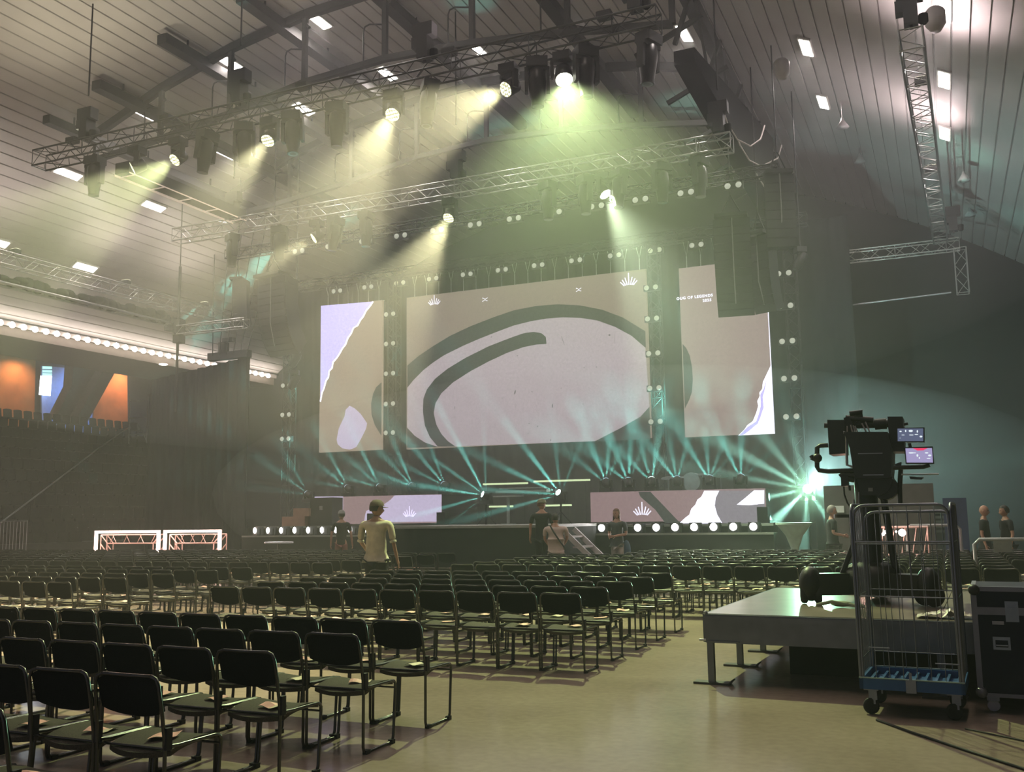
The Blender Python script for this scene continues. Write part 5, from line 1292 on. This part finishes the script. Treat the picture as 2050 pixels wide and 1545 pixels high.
for i, (px, py, r, lb) in enumerate([(1714, 1063, .075, 'white glowing bulb left behind the cage, beside the man in black'), (1806, 1066, .07, 'white glowing bulb above the lit truss gate'), (1772, 1065, .035, 'small glowing bulb between the pedestal struts'), (1768, 1069, .03, 'tiny glowing bulb below the one between the struts'), (1794, 1064, .02, 'tiny glowing bulb left of the bulb over the truss gate')]):
    p = on_y(px, py, 20.2); q = MB(); q.ball((0, 0, 0), r, 10); q.tube([(0, 0, -r), (0, 0, -p.z + .0)], .012, 5)
    o = q.build('bulb_lamp', [glow('pink-white bulb', (1.0, .80, .74), 9.0)]); o.location = p
    me_ = o.data; me_.materials.append(M_DARK)
    for f in me_.polygons: f.material_index = 1 if (max(me_.vertices[v].co.z for v in f.vertices) < -r * .99) else 0
    tag(o, lb, 'lamp', 'glowing bulbs behind the camera')
l = bpy.data.lights.new('goal_glow', 'POINT'); l.energy = GOAL_W * 2.2; l.color = (1, .55, .45); l.shadow_soft_size = .12
lo = bpy.data.objects.new('goal_glow', l); C.objects.link(lo); lo.location = (-1.6, 20.0, 1.25)
t = thing('equipment_rack', 'dim equipment rack behind the pale barrier right of the camera', 'rack', (-.30, 25.2, 0))
q = MB(); q.bbox(-.5, .5, 0, .7, .1, 1.75); q.build('cabinet', mat('dark rack', (.035, .035, .05), .5), t)
q = MB()
for k in range(5): q.bbox(-.42, .30, -.012, 0, 1.1 + k * .11, 1.16 + k * .11)
q.build('drawer_unit', mat('dim unit face', (.10, .10, .12), .4), t)
t = thing('blue_roller_screen', 'dark blue panel standing right of the pale barrier', 'panel', (-.12, 24.6, 0))
q = MB(); q.bbox(.0, .5, 0, .06, 0, 1.9); q.build('panel', mat('deep blue cloth', (.02, .022, .09), .8), t)
# ------------------------------------------------------------------ people
M_SKIN = mat('skin', (.50, .27, .19), .55, var=.06, scale=20)
M_SKIN2 = mat('tanned skin', (.30, .16, .11), .55, var=.06, scale=20)
def skin(name, chain_list, m, parent, sub=1):
    """continuous surface grown from joints: chain_list = [(idx_parent, co, radius), ...]"""
    me = bpy.data.meshes.new(name)
    vs = [c[1] for c in chain_list]; es = [(c[0], i) for i, c in enumerate(chain_list) if c[0] is not None]
    me.from_pydata(vs, es, [])
    o = bpy.data.objects.new(name, me); C.objects.link(o); o.parent = parent
    sk = o.modifiers.new('skin', 'SKIN'); sk.use_smooth_shade = True
    if not me.skin_vertices: me.skin_vertices.new()
    for i, c in enumerate(chain_list):
        r = c[2] if isinstance(c[2], tuple) else (c[2], c[2])
        me.skin_vertices[0].data[i].radius = r
        me.skin_vertices[0].data[i].use_root = (i == 0)
    sb = o.modifiers.new('sub', 'SUBSURF'); sb.levels = sub; sb.render_levels = sub
    me.materials.append(m)
    return o
def person(label, loc, rz, h, top, bottom, hair, pose, skinm=None, cap=None, long_hair=False, skirt=False, build=1.0, head_turn=0.0, rolled=False, shorts=False, group=None):
    """standing figure facing +y locally; pose: dict with L/R elbow & hand offsets"""
    sm = skinm or M_SKIN
    t = thing('person', label, 'person', loc, rz, group); k = h / 1.78; B = build
    V = lambda x, y, z: Vector((x * k, y * k, z * k))
    sh = .19 * B
    eL, hL, eR, hR = [V(*pose[n]) for n in ('eL', 'hL', 'eR', 'hR')]
    sL, sR = V(-sh, 0, 1.43), V(sh, 0, 1.43)
    body = [(None, V(0, 0, .98), (.12 * k, .09 * k)), (0, V(0, 0, 1.20), (.11 * k, .08 * k)), (1, V(0, 0, 1.38), (.12 * k, .085 * k)), (2, V(0, -.005, 1.49), (.066 * k, .064 * k)), (3, V(0, .01, 1.57), (.056 * k, .058 * k))]
    def limb(par, pts):
        i0 = len(body)
        for j, (p, r) in enumerate(pts): body.append((par if j == 0 else len(body) - 1, p, r)); 
        return len(body) - 1
    limb(2, [(sL, .050 * k), (sL.lerp(eL, .5), .043 * k), (eL, .037 * k), (eL.lerp(hL, .55), .033 * k), (hL, .024 * k)])
    iL = len(body) - 1
    limb(2, [(sR, .050 * k), (sR.lerp(eR, .5), .043 * k), (eR, .037 * k), (eR.lerp(hR, .55), .033 * k), (hR, .024 * k)])
    iR = len(body) - 1
    for s, ii, e, hnd in ((-1, iL, eL, hL), (1, iR, eR, hR)):
        d = (hnd - e).normalized(); sd = d.cross(Vector((s, 0.2, 0))).normalized()
        palm = hnd + d * .055 * k; body.append((ii, palm, (.030 * k, .017 * k))); ip = len(body) - 1
        for f, (o_, ln) in enumerate(((-.026, .066), (-.009, .078), (.009, .074), (.026, .058))):
            b0 = palm + sd * o_ * k + d * .03 * k; b1 = b0 + (d + Vector((-s * .25, .15, 0))).normalized() * ln * .55 * k; b2 = b1 + (d + Vector((-s * .8, .3, 0))).normalized() * ln * .45 * k
            body.append((ip, b0, .0095 * k)); body.append((len(body) - 1, b1, .0085 * k)); body.append((len(body) - 1, b2, .0075 * k))
        th = hnd + d * .02 * k + sd * -.03 * k; body.append((ii, th, .011 * k)); body.append((len(body) - 1, th + (d + sd * -.7).normalized() * .05 * k, .0095 * k))
    for s in (-1, 1):
        limb(0, [(V(s * .09, 0, .90), .080 * k), (V(s * .10, .01, .50), .055 * k), (V(s * .10, -.01, .30), .048 * k), (V(s * .10, -.02, .09), .036 * k), (V(s * .11, .10, .035), .036 * k), (V(s * .115, .17, .03), .028 * k)])
    skin('body', body, sm, t)
    # head with face
    hd = V(0, .02, 1.655); T = Matrix.Rotation(head_turn, 3, 'Z')
    q = MB()
    def hp(v): return hd + T @ (Vector(v) * k)
    nseg, rings = 16, 12; vs = []; fs = []
    for i in range(rings + 1):
        ph = PI * i / rings; z = .126 * math.cos(ph); r = math.sin(ph)
        for j in range(nseg):
            a = 2 * PI * j / nseg; x = .083 * r * math.cos(a); y = .102 * r * math.sin(a)
            f = math.sin(a)
            if z < 0: x *= 1 - .28 * (-z / .118); y *= (1 - .12 * (-z / .118)) if f > 0 else (1 - .42 * (-z / .118))
            if f > .8:
                if abs(z - .012) < .02: y -= .008 * r
                if abs(z + .02) < .02 and f > .95: y += .022
                if abs(z + .055) < .015: y += .004
            vs.append(hp((x, y, z)))
    for i in range(rings):
        for j in range(nseg):
            j2 = (j + 1) % nseg; fs.append((i * nseg + j, (i + 1) * nseg + j, (i + 1) * nseg + j2, i * nseg + j2))
    q.add(vs, fs, True)
    for s in (-1, 1): q.ball(hp((s * .078, -.005, -.005)), .024 * k, 8, (.45, .8, 1.2), T)
    q.add([hp((-.012, .088, -.028)), hp((.012, .088, -.028)), hp((0, .118, -.026)), hp((0, .090, .018))], [(0, 1, 2), (1, 3, 2), (3, 0, 2)], True)
    hdo = q.build('head', sm, t)
    q = MB()
    for s in (-1, 1): q.ball(hp((s * .030, .084, .012)), .011 * k, 8)
    q.build('eye', mat('dark eye', (.03, .02, .015), .3), hdo)
    q = MB(); q.ball(hp((0, .088, -.056)), .022 * k, 8, (1.1, .35, .28), T); q.build('mouth', mat('lip', (.40, .14, .12), .5), hdo)
    # hair
    if hair is not None:
        q = MB(); vs = []; fs = []
        for i in range(8):
            ph = PI * .62 * i / 7
            for j in range(nseg):
                a = 2 * PI * j / nseg; f = math.sin(a); lim = 1.0 if f < .25 else .58
                p2 = min(ph, PI * .62 * lim); z = .128 * math.cos(p2) + .006; r = math.sin(p2)
                vs.append(hp((.094 * r * math.cos(a), .114 * r * math.sin(a) - .006, z + .006)))
        for i in range(7):
            for j in range(nseg):
                j2 = (j + 1) % nseg; fs.append((i * nseg + j, (i + 1) * nseg + j, (i + 1) * nseg + j2, i * nseg + j2))
        q.add(vs, fs, True)
        if long_hair:
            q.grid(8, 6, lambda u, v: hp((.092 * math.cos(PI + u * PI) * (1 + .15 * v), .10 * math.sin(PI + u * PI) * (1 - .1 * v) + .01, .03 - .30 * v)), thick=(0, -.012, 0))
        q.build('hair', hair, t)
    if cap:
        q = MB(); q.lathe([(.001, .148 * k), (.055 * k, .138 * k), (.09 * k, .10 * k), (.104 * k, .055 * k), (.105 * k, .045 * k)], 16, Matrix.Translation(hd) @ T.to_4x4() @ Matrix.Diagonal((.95, 1.12, 1, 1)), caps=False)
        q.grid(6, 3, lambda u, v: hp(((u - .5) * .14 * (1 - .3 * v), .095 + .085 * v - .06 * (2 * u - 1) ** 2 * (1), .03 - .015 * v)), thick=(0, 0, .006))
        q.build('cap', cap, t)
    # clothes
    c = 1.13
    tor = [(None, V(0, 0, 1.0), (.155 * k * B, .112 * k * B)), (0, V(0, .0, 1.17), (.148 * k * B, .105 * k * B)), (1, V(0, -.005, 1.36), (.158 * k * B, .105 * k * B)), (2, V(0, -.01, 1.485), (.085 * k, .072 * k))]
    tor += [(0, V(0, .0, .86 if not skirt else .96), (.155 * k * B, .118 * k * B))]
    f = .95 if rolled else .8
    tor += [(2, sL, .068 * k), (5, sL.lerp(eL, f), .056 * k), (2, sR, .068 * k), (7, sR.lerp(eR, f), .056 * k)]
    skin('shirt', tor, top, t)
    if rolled:
        q = MB()
        for s_, e_, h_ in ((sL, eL, hL), (sR, eR, hR)):
            d = (e_ - s_).normalized(); p = s_.lerp(e_, .98); q.lathe([(.050 * k, -.018 * k), (.056 * k, 0), (.050 * k, .018 * k)], 12, Matrix.Translation(p) @ d.to_track_quat('Z', 'Y').to_matrix().to_4x4())
        q.build('sleeve_cuff', mat('light cuff', (.6, .54, .42), .8), t)
    if skirt:
        q = MB(); q.lathe([(.13 * k, 1.0 * k), (.16 * k, .85 * k), (.19 * k, .5 * k), (.22 * k, .12 * k)], 20, Matrix.Diagonal((1, .78, 1, 1))); q.build('skirt', bottom, t)
    else:
        zb = .48 if shorts else .10
        leg = [(None, V(0, 0, .97), (.145 * k * B, .112 * k * B))]
        for s in (-1, 1):
            leg += [(0, V(s * .09, 0, .85), .092 * k * B), (len(leg), V(s * .10, .01, .50), .072 * k)]
            if not shorts: leg += [(len(leg), V(s * .10, -.01, .3), .064 * k), (len(leg) + 1, V(s * .10, -.02, zb), .056 * k)]
        # fix parent indices
        fixed = [leg[0]]; idx = 0
        per = (len(leg) - 1) // 2
        for s_i in range(2):
            for j in range(per):
                e = leg[1 + s_i * per + j]; fixed.append((0 if j == 0 else len(fixed) - 1, e[1], e[2]))
        skin('trousers', fixed, bottom, t)
    q = MB()
    for s in (-1, 1): q.ball(V(s * .112, .06, .045), .05 * k, 10, (.95, 2.5, .85)); q.box(V(s * .112, .06, .012), (.09 * k, .26 * k, .024 * k))
    q.build('shoe', mat('dark shoe', (.03, .03, .03), .5), t)
    return t
REST = {'eL': (-.26, -.02, 1.15), 'hL': (-.28, .05, .90), 'eR': (.26, -.02, 1.15), 'hR': (.29, .05, .90)}
HOLD = {'eL': (-.25, -.02, 1.16), 'hL': (-.08, .22, 1.12), 'eR': (.25, -.02, 1.16), 'hR': (.08, .24, 1.10)}
M_HAIRD = mat('dark hair', (.025, .018, .014), .6); M_HAIRB = mat('reddish brown hair', (.16, .07, .045), .6); M_HAIRG = mat('grey hair', (.25, .22, .20), .7)
M_BLK = mat('black cotton', (.014, .014, .016), .9)
# yaw: facing the stage is 0
person('person in a cream short-sleeved shirt and cap standing between the chair blocks, seen from behind', (-8.66, 13.78, 0), math.radians(10), 1.90,
       mat('cream linen shirt', (.50, .44, .33), .85, var=.12, scale=14), mat('black trousers', (.012, .012, .014), .85), M_HAIRD,
       {'eL': (-.27, .03, 1.16), 'hL': (-.25, .22, 1.02), 'eR': (.28, .0, 1.15), 'hR': (.34, .02, .89)}, M_SKIN2, cap=mat('dark cap', (.09, .06, .045), .8), build=1.2, head_turn=math.radians(-62), rolled=True)
q = MB(); q.box((0, 0, .1), (.5, .5, .2)); o = q.build('step_block', M_STAGE, loc=(-8.62, 20.85, 0)); tag(o, 'low black step block under the person in black T-shirt and cap', 'step')
person('person in a black T-shirt and cap standing by the stage tongue', (-8.62, 20.85, .2), math.radians(10), 1.80, M_BLK, M_BLK, M_HAIRB,
       {'eL': (-.27, .0, 1.16), 'hL': (-.30, .10, .92), 'eR': (.25, .05, 1.16), 'hR': (.15, .25, 1.08)}, cap=mat('olive cap', (.20, .21, .13), .8), build=1.1, head_turn=math.radians(-35))
tw = person('person in pale pink top and black shorts, dark strap over the shoulder, back turned', (-8.02, 20.2, 0), math.radians(20), 1.67,
       mat('pale pink cotton', (.62, .48, .42), .85, var=.08), M_BLK, M_HAIRD, {'eL': (-.27, .06, 1.18), 'hL': (-.18, .2, 1.04), 'eR': (.27, .06, 1.18), 'hR': (.18, .2, 1.04)}, build=1.3, shorts=True)
q = MB(); q.tube([(-.12, -.02, 1.40), (-.05, -.16, 1.28), (.08, -.17, 1.08), (.17, -.14, .95), (.2, .0, .88), (.1, .15, 1.0), (-.05, .15, 1.25), (-.12, .04, 1.38)], .018, 6); q.build('shoulder_strap', M_BLK, tw)
ww = person('person with long reddish hair and pale striped trousers before the right footlights', (-7.45, 22.85, 0), math.radians(165), 1.77,
       mat('charcoal top', (.05, .055, .06), .85), mat('pale striped cloth', (.42, .36, .33), .8), M_HAIRB, HOLD, long_hair=True, build=1.1)
q = MB(); q.ball((-.2, -.08, .75), .12, 10, (1, .7, 2.2)); q.build('jacket_over_arm', mat('blue grey jacket', (.06, .10, .15), .8), ww)
person('grey-haired person in black standing before the grey partition, hands together', (-2.42, 22.9, 0), math.radians(-75), 1.76, M_BLK, mat('dark grey jeans', (.05, .05, .06), .85), M_HAIRG, HOLD, build=1.25)
person('bald person in black standing at the far right edge of the seating', (.66, 23.0, 0), math.radians(-100), 1.71, M_BLK, M_BLK, None, REST, build=1.15)
person('dark-haired person in black at the far right, facing the bald one', (1.08, 23.1, 0), math.radians(110), 1.70, M_BLK, M_BLK, M_HAIRD, REST, build=1.15)
person('dim person in a pale sun hat and dark jacket before the left footlights', (-15.6, 23.0, 0), math.radians(30), 1.85, M_BLK, mat('reddish trousers', (.25, .09, .08), .8), M_HAIRD, REST, cap=mat('pale hat', (.25, .25, .24), .8))
